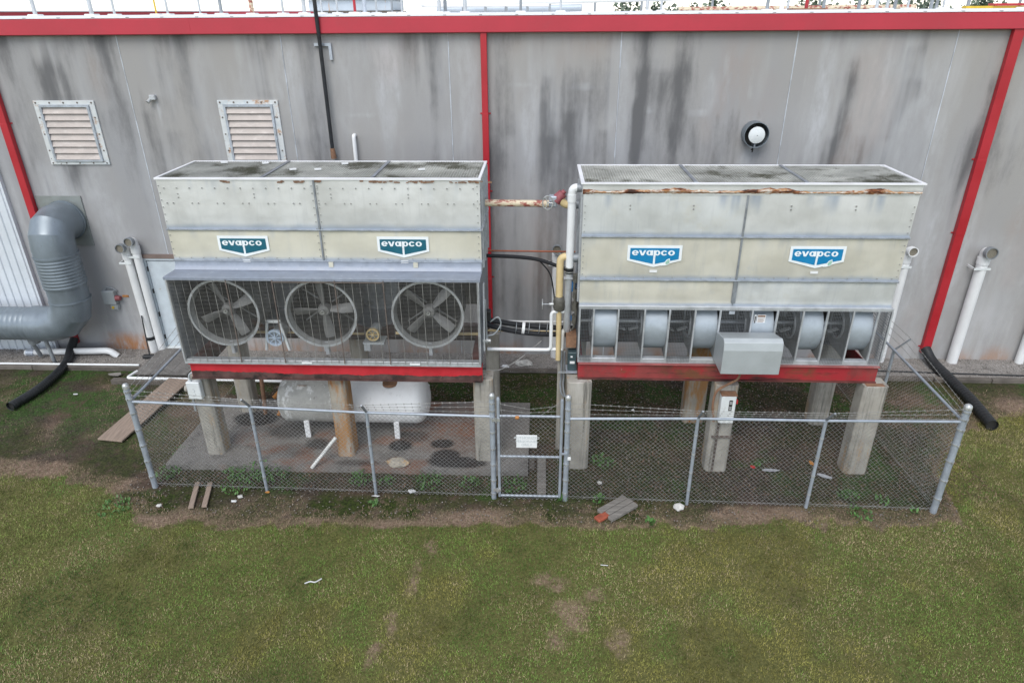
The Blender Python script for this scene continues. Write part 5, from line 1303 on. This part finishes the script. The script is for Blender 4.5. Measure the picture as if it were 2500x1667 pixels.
g = thing('liquid_line', (.38, -4.3, 2.1), 'cream vertical pipe with a grimy valve beside the white overflow pipe', 'pipe')
t = MB(); t.tube(elbowpath([(.60, -4.3, 4.2), (.37, -4.3, 4.2), (.365, -4.3, 3.4)], .19, 7), .066, 16); t.build('upper_bend', M['cream_pipe'], g, smooth=True)
t = MB(); t.tube([(.37, -4.3, 3.2), (.375, -4.3, 2.12)], .05, 14); t.build('lower_pipe', M['cream_pipe'], g, smooth=True)
t = MB(); t.lathe((.37, -4.3, 3.14), (0, 0, 1), [(.06, 0), (.1, .03), (.115, .1), (.115, .2), (.1, .26), (.07, .29)], 18, cap=True); t.build('valve_body', M['valve'], g, smooth=40)
t = MB(); t.cyl((.30, -4.3, 3.28), (.18, -4.32, 3.28), .04, 10, .03); t.cyl((.2, -4.32, 3.28), (.06, -4.34, 3.29), .012, 8); t.build('valve_stem', M['steel'], g, smooth=40)
t = MB(); t.tube([(.06, -4.34 + .085 * math.cos(a), 3.29 + .085 * math.sin(a)) for a in np.linspace(0, 2 * math.pi, 21)[:-1]], .011, 6, closed=True); t.obox((.06, -4.34, 3.29), (.006, 0, 0), (0, .08, 0), (0, 0, .01)); t.build('handwheel', M['steel'], g, smooth=50)

onpipe('equaliser_line', elbowpath([(-.98, -4.32, 2.34), (.23, -4.32, 2.34), (.23, -4.32, 3.13), (.50, -4.3, 3.13)], .08), .034, M['pvc'], 'white pipe stepping up between the two units at mid height', 'pipe')
onpipe('equaliser_line', [(.23, -4.3, 2.34), (.44, -4.26, 2.33)], .036, M['pvc'], 'short white pipe end beside the cream pipe foot', 'pipe')
onpipe('equaliser_line', elbowpath([(.44, -4.24, 2.3), (.45, -4.24, 2.72), (.6, -4.24, 2.74)], .08), .042, M['pvc_dirty'], 'short white bend under the overflow pipe', 'pipe')
onpipe('water_line', [(-1.05, -3.3, 2.47), (.62, -3.3, 2.46)], .02, M['pvc'], 'thin white straight line between the units above the black pipes', 'pipe')
onpipe('water_line', [(-1.05, -3.35, 2.28), (.4, -3.35, 2.26)], .022, M['cream_pipe'], 'thin tan straight line between the units below the black pipes', 'pipe')
onpipe('copper_line', [(-1.1, -3.28, 3.96), (.7, -3.3, 3.955)], .017, M['copper'], 'thin copper line between the units', 'pipe')
p = onpipe('refrigerant_line', smoothpath([(-1.05, -3.4, 3.9), (-.5, -3.4, 3.88), (-.1, -3.4, 3.84), (.2, -3.42, 3.76), (.6, -3.46, 3.62)], 5), .036, M['rubber'], 'upper black insulated line between the units', 'pipe')
t = MB(); t.tube(smoothpath([(.0, -3.4, 3.8), (.2, -3.42, 3.55), (.28, -3.5, 3.2), (.3, -3.6, 3.0)], 5), .016, 6); setparent(t.build('cable', M['black'], None, smooth=True), p)
p = onpipe('refrigerant_line', smoothpath([(-1.02, -3.8, 2.72), (-.6, -3.82, 2.66), (-.2, -3.84, 2.62), (.2, -3.86, 2.6), (.68, -3.9, 2.6)], 5), .052, M['rubber'], 'thick black insulated line between the units, upper of two', 'pipe')
p = onpipe('refrigerant_line', smoothpath([(-1.02, -3.9, 2.66), (-.6, -3.92, 2.56), (-.2, -3.92, 2.5), (.2, -3.94, 2.49), (.68, -3.96, 2.5)], 5), .05, M['rubber'], 'thick black insulated line between the units, lower of two', 'pipe')
for x in (-.75, -.45, -.2, .0, .15):
    t = MB(); t.ring((x, -3.88, 2.585), (1, .0, -.1), .115, .107, .012, 18); setparent(t.build('tie_band', M['galv_dark']), p)
t = MB(); t.ring((-.33, -3.88, 2.59), (1, 0, -.1), .122, .112, .055, 18); setparent(t.build('white_tape', M['tag_white']), p)
t = MB(); t.tube(smoothpath([(-1.0, -4.5, 1.98), (-.75, -4.45, 1.96), (-.4, -4.3, 2.1), (.05, -4.1, 2.42)], 6), .008, 5); t.build('slack_wire', M['barb'], None, label='slack thin wire hanging between the units', cat='wire')
g = thing('conduit_pair', (.46, -4.28, 1.2), 'pair of grey conduits dropping beside the pier at the gap', 'conduit')
for dx in (0, .055):
    t = MB(); t.tube(smoothpath([(.44 + dx, -4.3, 2.3), (.445 + dx, -4.3, 1.75), (.43 + dx, -4.32, 1.6), (.46 + dx, -4.4, 1.42), (.56, -4.44, 1.36)], 5), .018, 8); t.build('conduit', M['galv_dark'], g, smooth=True)
t = MB(); t.box(.38, .56, -4.34, -4.32, 1.84, 1.88); t.build('strut', M['galv'], g)
t = MB(); t.box(.37, .52, -4.24, -4.16, -.05, 2.28); t.build('strut_post', M['concrete_pier'], None, bevel=.008, label='slim grey post carrying the conduits beside the pier', cat='post')
g = thing('switch_box', (.63, -4.42, 2.0), 'dark teal switch box at the left end of the right red beam', 'switch box')
t = MB(); t.box(.55, .715, -4.55, -4.36, 2.02, 2.4); t.build('enclosure', M['tealbox'], g, bevel=.01)
t = MB(); t.box(.59, .68, -4.556, -4.551, 2.17, 2.22); t.box(.60, .64, -4.556, -4.551, 2.30, 2.33); t.build('label', M['tag_white'], g)
t = MB(); t.box(.52, .73, -4.6, -4.3, 1.99, 2.012); t.build('shelf', M['blue_galv'], g)

# ------------------------------------------------------------------ white tank
tk = thing('tank', (-3.85, -3.7, .12), 'white horizontal tank lying under the left unit, grey and mildewed at left', 'tank')
tc_, tr = (-3.7, .83), .5
def head(x, s):
    return [(tr * math.cos(a), s * .26 * math.sin(a)) for a in np.linspace(0, math.pi / 2 - .02, 9)]
t = MB(); t.lathe((-4.0, tc_[0], tc_[1]), (1, 0, 0), [(tr, 0), (tr, 1.48)], 48); t.build('shell', M['tank'], tk, smooth=50)
t = MB(); t.lathe((-5.22, tc_[0], tc_[1]), (1, 0, 0), [(tr, 0), (tr, 1.219)], 48); t.build('shell', M['tank_grey'], tk, smooth=50)
t = MB(); t.lathe((-2.52, tc_[0], tc_[1]), (1, 0, 0), head(0, 1), 48); t.build('head', M['tank'], tk, smooth=60)
t = MB(); t.lathe((-5.22, tc_[0], tc_[1]), (1, 0, 0), head(0, -1), 48); t.build('head', M['tank_grey'], tk, smooth=60)
for x in (-5.2, -4.0, -2.54):
    t = MB(); t.ring((x - .012, tc_[0], tc_[1]), (1, 0, 0), tr + .004, tr - .01, .024, 48); t.build('weld_seam', M['tank'] if x > -4.5 else M['tank_grey'], tk, smooth=40)
for x in (-4.82, -2.93):
    for y, lb in ((-4.12, 0), (-3.3, 1)):
        t = MB(); t.box(x - .055, x + .055, y - .025, y + .025, .12, .52); t.build('leg', M['tank'], tk, bevel=.006)
t = MB(); t.obox((-4.85, tc_[0] - tr * .52, tc_[1] + tr * .875), (.09, 0, 0), (0, .035 * .86, -.035 * .5 + .07 * 0), (0, -.003, .004)); t.build('data_plate', M['orange'], tk)
t = MB(); t.lathe((-3.05, -3.85, 1.27), (0, 0, 1), [(.16, 0), (.15, .05), (.0, .06)], 20); t.build('fitting', M['rustbar'], tk, smooth=40)

# loose bars behind the left unit
onpipe('orange_conduit', [(-5.75, -3.35, .14), (-5.35, -2.5, 1.1)], .04, M['orange'], 'orange conduit leaning by the rear left pier', 'pipe')
onpipe('orange_conduit', [(-5.85, -3.2, .5), (-5.72, -3.05, .62)], .045, M['orange'], 'short orange conduit stub by the rear left pier', 'pipe')
onpipe('tan_conduit', [(-6.05, -3.3, .14), (-6.15, -2.95, 1.1)], .045, M['rustbar'], 'brown upright conduit by the rear left pier', 'pipe')
onpipe('tan_conduit', [(-6.95, -2.3, .02), (-6.97, -2.2, .6)], .03, M['rustbar'], 'short brown stake behind the front left pier', 'pipe')

# boxes on piers
g = thing('junction_box', (-6.55, -4.9, 1.5), 'white junction box on the front left pier under the left unit', 'junction box')
t = MB(); t.box(-6.69, -6.43, -4.96, -4.83, 1.50, 1.87); t.build('enclosure', M['whitebox'], g, bevel=.012)
t = MB(); t.tube(smoothpath([(-6.6, -4.9, 1.87), (-6.62, -4.9, 1.97), (-6.58, -4.88, 2.03), (-6.45, -4.88, 2.05)], 5), .018, 8); t.tube([(-6.66, -4.88, 1.5), (-6.665, -4.88, 1.2)], .02, 8); t.build('conduit', M['greybox'], g, smooth=True)
t = MB(); t.tube([(-6.57, -4.962, 1.74), (-6.54, -4.962, 1.70), (-6.57, -4.962, 1.66), (-6.53, -4.962, 1.62), (-6.56, -4.962, 1.58)], .006, 5); t.build('scribble', M['fade_ink'], g)
t = MB(); t.cyl((-6.75, -4.88, 1.7), (-6.7, -4.88, 1.7), .07, 14); t.build('knob', M['concrete_pier'], g, smooth=40)
g = thing('disconnect_box', (3.5, -4.95, 1.2), 'tall white switch box with black label on the middle pier of the right unit', 'switch box')
t = MB(); t.box(3.36, 3.63, -5.06, -4.905, 1.22, 1.80); t.build('enclosure', M['whitebox'], g, bevel=.012)
t = MB(); t.box(3.35, 3.64, -5.07, -4.895, 1.805, 1.83); t.build('rusty_lid', M['rustbar'], g, bevel=.006)
t = MB(); t.box(3.505, 3.565, -5.066, -5.061, 1.50, 1.72); lb = t.build('label', M['ink'], g)
t = MB()
for z, h in ((1.68, .022), (1.645, .018), (1.575, .02), (1.535, .022)): t.box(3.515, 3.53, -5.069, -5.0665, z - h / 2, z + h / 2); t.box(3.54, 3.555, -5.069, -5.0665, z - h / 2, z + h / 2); t.box(3.515, 3.555, -5.069, -5.0665, z - .003, z + .003)
t.build('letters', M['tag_white'], lb)
t = MB(); t.box(3.645, 3.675, -5.03, -4.96, 1.62, 1.70); t.build('red_handle', M['litter_red'], g, bevel=.008)
t = MB(); t.tube(smoothpath([(3.62, -5.05, 2.4), (3.58, -5.1, 2.2), (3.42, -5.02, 2.02), (3.27, -4.98, 1.85), (3.24, -4.97, 1.55), (3.3, -4.97, 1.2)], 6), .022, 8); t.build('flexible_conduit', M['rustbar'], g, smooth=True)
t = MB(); t.box(3.32, 3.7, -4.925, -4.893, .80, .84); t.tube([(3.42, -4.91, 1.2), (3.42, -4.91, .0)], .02, 8); t.build('strut', M['screenrust'], g)

# ------------------------------------------------------------------ chain link fence
FP = [(-7.32, 1.90), (-5.13, 1.85), (-3.03, 1.79), (-.80, 1.78), (.52, 1.77), (2.75, 1.84), (4.89, 1.86), (7.13, 1.91)]
def fy(x): return -5.84 - .017 * x
FG = 'chain link fence runs round the units'
fl = thing('chain_link_fence', (-4, -5.8, 0), 'left run of chain link fence with barbed wire, from gate to corner', 'fence', FG)
fr_ = thing('chain_link_fence', (4, -5.9, 0), 'right run of chain link fence with barbed wire, from gate to corner', 'fence', FG)
def chain(p, q, za, zb, parent, pitch=.0425, r=.0026):
    """zigzag wires interlocking between p and q (xy), top heights za..zb"""
    p = np.array(p); q = np.array(q); L = np.linalg.norm(q - p); d = (q - p) / L; nrm = np.array([-d[1], d[0]])
    nw = int(L / pitch); seg = 43; z0 = .03
    V = []; F = []
    k = np.arange(seg + 1)
    cos3 = [(math.cos(a), math.sin(a)) for a in (0, 2.094, 4.189)]
    for w in range(nw + 1):
        off = w * pitch
        zig = np.where((k + w) % 2 == 0, -.5, .5) * pitch * 1.06
        s = np.clip(off + zig, 0, L); top = za + (zb - za) * off / L
        z = z0 + (top - z0) * k / seg
        n_ = np.where((k + w) % 2 == 0, .003, -.003)
        P = np.stack([p[0] + d[0] * s + nrm[0] * n_, p[1] + d[1] * s + nrm[1] * n_, z], 1)
        b0 = len(V) * 1
        for i in range(seg + 1):
            for (c, s_) in cos3: V.append((P[i, 0] + d[0] * c * r * 1.3, P[i, 1] + d[1] * c * r * 1.3 + nrm[1] * s_ * r, P[i, 2] + s_ * r * .3))
        base = b0
        for i in range(seg):
            for j in range(3):
                F.append((base + i * 3 + j, base + i * 3 + (j + 1) % 3, base + (i + 1) * 3 + (j + 1) % 3, base + (i + 1) * 3 + j))
    F = np.array(F)
    return rawmesh('chain_link', np.array(V), F, M['wire'], parent)
def wire_run(pts, parent, barbs=True, r=.0035):
    t = MB(); t.tube(pts, r, 4)
    P = [Vector(p) for p in pts]
    for i in range(len(P) - 1):
        n = max(1, int((P[i + 1] - P[i]).length / .13))
        for k in range(n):
            c = P[i].lerp(P[i + 1], (k + .5) / n)
            t.tube([c + Vector((.012, .0, .016)), c - Vector((.012, 0, .016))], .003, 3); t.tube([c + Vector((-.01, .012, .012)), c - Vector((-.01, .012, .012))], .003, 3)
    t.fixnormals = False
    t.build('barbed_wire', M['barb'], parent)
def fpost(x, y, h, r, parent, cap=True, bands=(), arm=None):
    t = MB(); t.cyl((x, y, -.1), (x, y, h), r, 16); po = t.build('post', M['fence_galv'], parent, smooth=40)
    if cap:
        t = MB(); t.lathe((x, y, h), (0, 0, 1), [(r * 1.12, -.05), (r * 1.15, 0), (r * .95, .03), (r * .5, .05), (0, .055)], 16); t.build('cap', M['steel'], po, smooth=60)
    for z in bands:
        t = MB(); t.ring((x, y, z), (0, 0, 1), r * 1.18, r * .95, .025, 16); t.box(x - .01, x + .01, y - r * 1.6, y - r, z, z + .025); t.build('band', M['steel'], po)
    if arm:
        t = MB(); t.obox((x, y - .12, h + .13), (.016, 0, 0), (0, -.13, .15), (0, .012, .01)); t.build('barb_arm', M['galv_dark'], po)
    return po
Z = {x: z for x, z in FP}
xs = [x for x, z in FP]
for x in (-5.13, -3.03): fpost(x, fy(x), Z[x] + .02, .03, fl, False, (.3, .7, 1.1, 1.5), True)
for x in (2.75, 4.89): fpost(x, fy(x), Z[x] + .02, .03, fr_, False, (.3, .7, 1.1, 1.5), True)
fpost(-7.32, fy(-7.32), 2.22, .052, fl, True, (.25, .6, .95, 1.3, 1.65, 1.95, 2.1)); fpost(-.80, fy(-.8), 2.2, .047, fl, True, (.1, .4, .75, 1.1, 1.45, 1.75, 1.9, 2.05))
fpost(.52, fy(.52), 2.2, .047, fr_, True, (.15, .45, .8, 1.15, 1.5, 1.7, 1.95)); fpost(7.13, fy(7.13), 2.2, .058, fr_, True, (.3, .7, 1.1, 1.45, 1.75, 1.95, 2.1))
def rails(seq, parent):
    for a, b_ in zip(seq[:-1], seq[1:]):
        t = MB(); t.cyl((a[0], a[1], a[2]), (b_[0], b_[1], b_[2]), .025, 12); t.build('top_rail', M['fence_galv'], parent, smooth=40)
        chain(a[:2], b_[:2], a[2] + .03, b_[2] + .03, parent)
        t = MB(); t.cyl((a[0], a[1] - .006, .09), (b_[0], b_[1] - .006, .07), .003, 4); t.build('tension_wire', M['wire'], parent)
Lf = [(x, fy(x), Z[x]) for x in xs[:4]]; Rf = [(x, fy(x), Z[x]) for x in xs[4:]]
rails(Lf, fl); rails(Rf, fr_)
LB = (-7.34, -3.3, 1.98); RB = (7.14, -3.43, 1.98); RB2 = (7.16, -.9, 2.0)
fpost(RB[0], RB[1], RB[2] + .02, .03, fr_, False, (.5, 1.0, 1.5), None); fpost(LB[0], LB[1], LB[2] + .02, .03, fl, False, (.5, 1, 1.5), None)
rails([Lf[0], LB], fl); rails([Rf[-1], RB, RB2], fr_)
rails([LB, (-7.36, -1.2, 1.98)], fl)
fpost(RB2[0], RB2[1], RB2[2] + .02, .03, fr_, False, ()); fpost(-7.36, -1.2, 2.0, .03, fl, False, ())
t = MB(); t.obox((RB[0] + .13, RB[1], 2.1), (.14, 0, .13), (0, .016, 0), (-.008, 0, .008)); t.build('barb_arm', M['galv_dark'], fr_)
for k in range(3):
    f = .35 + .3 * k; dy, dz = -.25 * f, .29 * f
    wire_run([(-7.32, fy(-7.32), 1.93 + .1 * k)] + [(x, fy(x) + dy, Z[x] + .02 + dz) for x in (-5.13, -3.03)] + [(-.8, fy(-.8), 1.86 + .11 * k)], fl)
    wire_run([(.52, fy(.52), 1.86 + .11 * k)] + [(x, fy(x) + dy, Z[x] + .02 + dz) for x in (2.75, 4.89)] + [(7.13, fy(7.13), 1.95 + .1 * k)], fr_)
    wire_run([(7.13, fy(7.13), 1.95 + .1 * k), (RB[0] + .28 * f, RB[1], 2.0 + .25 * f), (RB2[0] + .28 * f, RB2[1], 2.02 + .25 * f)], fr_)
    wire_run([(-7.32, fy(-7.32), 1.93 + .1 * k), (LB[0] - .28 * f, LB[1], 2.0 + .25 * f), (-7.36 - .28 * f, -1.2, 2.0 + .25 * f)], fl)
# gate
gt = thing('chain_link_gate', (-.13, -5.85, 0), 'closed narrow chain link gate with barbed wire between the two fence runs', 'gate')
gy_ = -5.852
for x, h in ((-.69, 2.15), (.415, 2.13)):
    t = MB(); t.cyl((x, gy_, .06), (x, gy_, h), .026, 12); t.lathe((x, gy_, h), (0, 0, 1), [(.028, -.03), (.03, 0), (.02, .03), (0, .035)], 12); t.build('upright', M['fence_galv'], gt, smooth=40)
for z in (.08, .96, 1.81):
    t = MB(); t.cyl((-.665, gy_, z), (.39, gy_, z), .024, 12); t.build('rail', M['fence_galv'], gt, smooth=40)
chain((-.65, gy_ - .03), (.38, gy_ - .03), 1.84, 1.84, gt)
for z in (.22, 1.74):
    t = MB(); t.box(-.80, -.66, gy_ - .045, gy_ - .02, z - .025, z + .035); t.cyl((-.73, gy_ - .04, z - .05), (-.73, gy_ - .04, z + .05), .014, 8); t.build('hinge', M['steel'], gt)
t = MB(); t.box(.42, .52, gy_ - .06, gy_ - .035, 1.05, 1.08); t.build('latch', M['fence_galv'], gt)
wire_run([(-.66, gy_, 1.93), (-.2, gy_ - .02, 1.89), (.4, gy_, 1.92)], gt); wire_run([(-.66, gy_, 2.05), (-.15, gy_ - .03, 1.97), (.4, gy_, 2.03)], gt); wire_run([(-.66, gy_, 2.14), (-.63, gy_, 1.86)], gt); wire_run([(.06, gy_, 1.84), (.4, gy_, 2.12)], gt)
t = MB(); t.lathe((-.36, gy_ - .03, 1.8), (1, 0, 0), [(.0, -.04), (.03, -.03), (.034, 0), (.03, .03), (0, .04)], 10); t.build('brass_clamp', M['orange'], gt, smooth=60)
# authorised personnel sign
sg = MB(); sg.box(-.375, -.01, -5.912, -5.906, 1.19, 1.46); sgo = sg.build('warning_sign', M['tag_white'], None, bevel=.004, label='white sign with faded lettering hung on the gate', cat='sign')
for k, s in enumerate(('AUTHORIZED', 'PERSONNEL', 'ONLY')):
    me = textmesh(s, .072, .0012, 1.0); me.materials.append(M['fade_ink']); o = link('lettering', me); o.location = (-.192, -5.9145, 1.40 - k * .073); o.parent = sgo
t = MB(); t.tube([(.565 + .022 * math.cos(a), -5.93, 1.02 + .05 * max(0, math.sin(a)) + (.0)) for a in np.linspace(0, math.pi, 9)], .006, 6); pk = t.build('padlock', M['steel'], None, smooth=True, label='brass and steel padlock hanging at the right gate post', cat='padlock')
t = MB(); t.box(.535, .595, -5.945, -5.915, .955, 1.02); setparent(t.build('lock_body', M['tag_white'], None, bevel=.006), pk)
scrapx = scrap((1.62, -5.9, 1.99), (.035, .02), M['litter_white'], 'scrap of white plastic snagged on the barbed wire right of the gate')

# ------------------------------------------------------------------ weeds
def weed(cx, cy, rad, h, n, label, z=.0, name='weed_clump', leaf=.065, group='green weeds round the fence'):
    r = np.random.default_rng(int(abs(cx * 1000 + cy * 77))); n = int(n * .6)
    co = []
    a = r.uniform(0, 6.28, n); rr = rad * np.sqrt(r.random(n)); base = np.stack([cx + rr * np.cos(a), cy + rr * np.sin(a), z + r.uniform(0, h, n) * (1 - .5 * rr / rad)], 1)
    th = r.uniform(0, 6.28, n); el = r.uniform(.35, 1.25, n); L = leaf * r.uniform(.6, 1.4, n)
    d = np.stack([np.cos(th) * np.cos(el), np.sin(th) * np.cos(el), np.sin(el)], 1) * L[:, None]; s = np.stack([-np.sin(th), np.cos(th), 0 * th], 1) * (L * r.uniform(.14, .3, n))[:, None]
    co = np.stack([base, base + d * .5 + s, base + d, base + d * .5 - s], 1).reshape(-1, 3)
    return rawmesh(name, co, np.arange(4 * n).reshape(-1, 4), M['weed'], None, label=label, cat='weeds', group=group)
weed(-6.0, -5.28, .2, .12, 160, 'small weed clump by the slab front, leftmost inside the fence')
weed(-5.55, -5.3, .32, .22, 420, 'tall bright weed clump left of the second fence post')
weed(-5.15, -5.33, .3, .16, 320, 'bright weed clump right behind the second fence post')
weed(-5.7, -5.62, .35, .08, 240, 'low weeds along the fence foot left of the second post')
weed(-3.42, -5.42, .22, .12, 200, 'weed clump before the slab left of the third fence post')
weed(-2.9, -5.45, .16, .08, 120, 'small weeds just right of the third fence post')
weed(-2.1, -5.42, .28, .12, 300, 'weed clump before the dark puddle stain')
weed(-1.3, -5.45, .2, .08, 140, 'low weeds left of the gate post')
weed(-.45, -5.5, .28, .09, 240, 'low bright weeds behind the gate')
weed(1.3, -4.7, .25, .12, 220, 'weeds at the foot of the pier right of the gate')
weed(1.13, -5.86, .11, .07, 60, 'single broad leaved weed right of the gate post', leaf=.09)
weed(.45, -5.85, .1, .07, 60, 'weed tuft at the foot of the right gate post')
weed(2.0, -6.45, .1, .03, 26, 'flat rosette weed right of the broken plank', leaf=.1)
weed(6.35, -5.75, .12, .03, 28, 'flat rosette weed by the right fence, left one', leaf=.1)
weed(6.75, -5.95, .1, .03, 26, 'flat rosette weed by the right fence, right one', leaf=.1)
weed(5.75, -5.6, .18, .05, 120, 'low weeds inside the right fence')
weed(4.35, -4.7, .09, .08, 60, 'small weed beside the red wrapper')
weed(5.8, -6.1, .2, .04, 140, 'low weeds outside the right fence')
weed(-7.2, -4.6, .3, .12, 240, 'weeds along the left fence run')
weed(-7.25, -5.35, .25, .12, 200, 'weeds at the left fence corner')
weed(-7.75, -6.35, .3, .03, 240, 'dark clover patch outside the left fence corner')
weed(-3.0, -6.1, .1, .06, 60, 'small weed below the white plastic strip')
weed(8.6, -8.2, .14, .03, 60, 'light green weed patch on the lawn at far right')

# ------------------------------------------------------------------ turf blades
def turf(n, xr, yr, dens, hgt, colr, seed):
    r = np.random.default_rng(seed)
    x = r.uniform(*xr, n); y = r.uniform(*yr, n)
    k = dens(x, y) > r.random(n); x, y = x[k], y[k]; n = len(x)
    th = r.uniform(0, 2 * np.pi, n); tilt = r.uniform(.2, 1.2, n); h = r.uniform(*hgt, n); w = r.uniform(.003, .006, n)
    d = np.stack([np.cos(th) * np.sin(tilt), np.sin(th) * np.sin(tilt), np.cos(tilt)], 1) * h[:, None]
    s = np.stack([-np.sin(th), np.cos(th), 0 * th], 1) * w[:, None]
    b0 = np.stack([x, y, -.006 + 0 * x], 1)
    co = np.stack([b0 - s, b0 + s, b0 + d], 1)
    c = colr(x, y, r, n)
    cc = np.repeat(c[:, None, :], 3, 1).reshape(-1, 3)
    return co.reshape(-1, 3), np.concatenate([cc, np.ones((len(cc), 1))], 1)
def lawncol(x, y, r, n):
    a = fbm(x * .55, y * .55, 111); b_ = fbm(x * 2.2, y * 2.2, 113); q = r.random(n)
    green = np.array([.155, .235, .052]); olive = np.array([.28, .26, .07]); straw = np.array([.42, .34, .19]); deep = np.array([.105, .195, .05])
    g1 = sstep(.40, .58, a * .6 + b_ * .4)
    c = green[None] * g1[:, None] + olive[None] * (1 - g1[:, None])
    lft = sstep(-5, -8, x)[:, None] * .5; c = c * (1 - lft) + deep[None] * 1.15 * lft
    st = ((q < .05 + .30 * sstep(.5, .66, fbm(x * .45 + 2, y * .6, 131)) + .16 * sstep(.48, .68, fbm(x * 1.1 + 5, y * 1.1, 117)) + .2 * sstep(.55, .7, fbm(x * 3.3, y * 3.3, 127))) | (q < g_dead(x, y) * .9))
    c = np.where(st[:, None], straw[None] * r.uniform(.6, 1.2, (n, 1)), c * r.uniform(.6, 1.4, (n, 1)))
    dk = sstep(.5, .7, fbm(x * .8 + 3, y * .8 + 8, 119))[:, None] * .3 + sstep(.5, .68, fbm(x * 4, y * 4, 129))[:, None] * .25
    return c * (1 - dk)
def deadcol(x, y, r, n):
    c = np.array([.30, .215, .15])[None] * r.uniform(.4, 1.25, (n, 1)); g_ = r.random(n) < .12
    return np.where(g_[:, None], np.array([.07, .11, .03])[None], c)
def greencol(x, y, r, n): return np.array([.06, .13, .028])[None] * r.uniform(.5, 1.4, (n, 1))
parts = [turf(820000, (-12.5, 12.5), (-11.2, -2.0), lambda x, y: g_lawn(x, y) * (1 - .6 * g_dead(x, y)) * np.where(y < -9.9, .5, 1) * (.45 + .55 * sstep(.3, .6, fbm(x * 7, y * 7, 137))), (.02, .05), lawncol, 1),
         turf(150000, (-13, 11), (-6.9, -1.2), lambda x, y: g_dead(x, y) * (1 - inside(x, y) * .6), (.02, .06), deadcol, 2),
         turf(130000, (-13.5, 12), (-6.6, -1.15), lambda x, y: g_green(x, y) * (1 - g_lawn(x, y)), (.02, .06), greencol, 3)]
co = np.concatenate([p[0] for p in parts]); cl_ = np.concatenate([p[1] for p in parts])
m, nt, b, tcx = newmat('turf_blades')
at = nt.nodes.new("ShaderNodeAttribute"); at.attribute_name = 'tint'
nt.links.new(at.outputs["Color"], b.inputs["Base Color"]); b.inputs["Roughness"].default_value = .7; b.inputs["Specular IOR Level"].default_value = .2
M['turf'] = m
rawmesh('grass', co, np.arange(len(co)).reshape(-1, 3), M['turf'], None, cl_, label='short mown lawn grass and dry straw before the fence', cat='grass', kind='stuff')
# leaf litter and dead stems behind the units
n = 26000
r = np.random.default_rng(44); x = r.uniform(-7.2, 8.6, n); y = r.uniform(-5.7, -1.1, n)
k = ~((x > -7.4) & (x < -.15) & (y > -5.2) & (y < -2.55)); x, y = x[k], y[k]; n = len(x)
th = r.uniform(0, 6.28, n); L = r.uniform(.012, .05, n); w = r.uniform(.003, .011, n)
d = np.stack([np.cos(th), np.sin(th), r.uniform(-.1, .5, n)], 1) * L[:, None]; s = np.stack([-np.sin(th), np.cos(th), 0 * th], 1) * w[:, None]
b0 = np.stack([x, y, .012 + 0 * x], 1); co = np.stack([b0 - d, b0 + s, b0 + d, b0 - s], 1).reshape(-1, 3)
c = np.array([.17, .11, .075])[None] * r.uniform(.3, 1.5, (n, 1)); gg = r.random(n) < .25; c = np.where(gg[:, None], np.array([.045, .07, .018])[None], c)
rawmesh('leaf_litter', co, np.arange(len(co)).reshape(-1, 4), M['turf'], None, np.concatenate([np.repeat(c[:, None], 4, 1).reshape(-1, 3), np.ones((n * 4, 1))], 1), label='dead leaves and stems on dark soil under and behind the units', cat='leaf litter', kind='stuff')
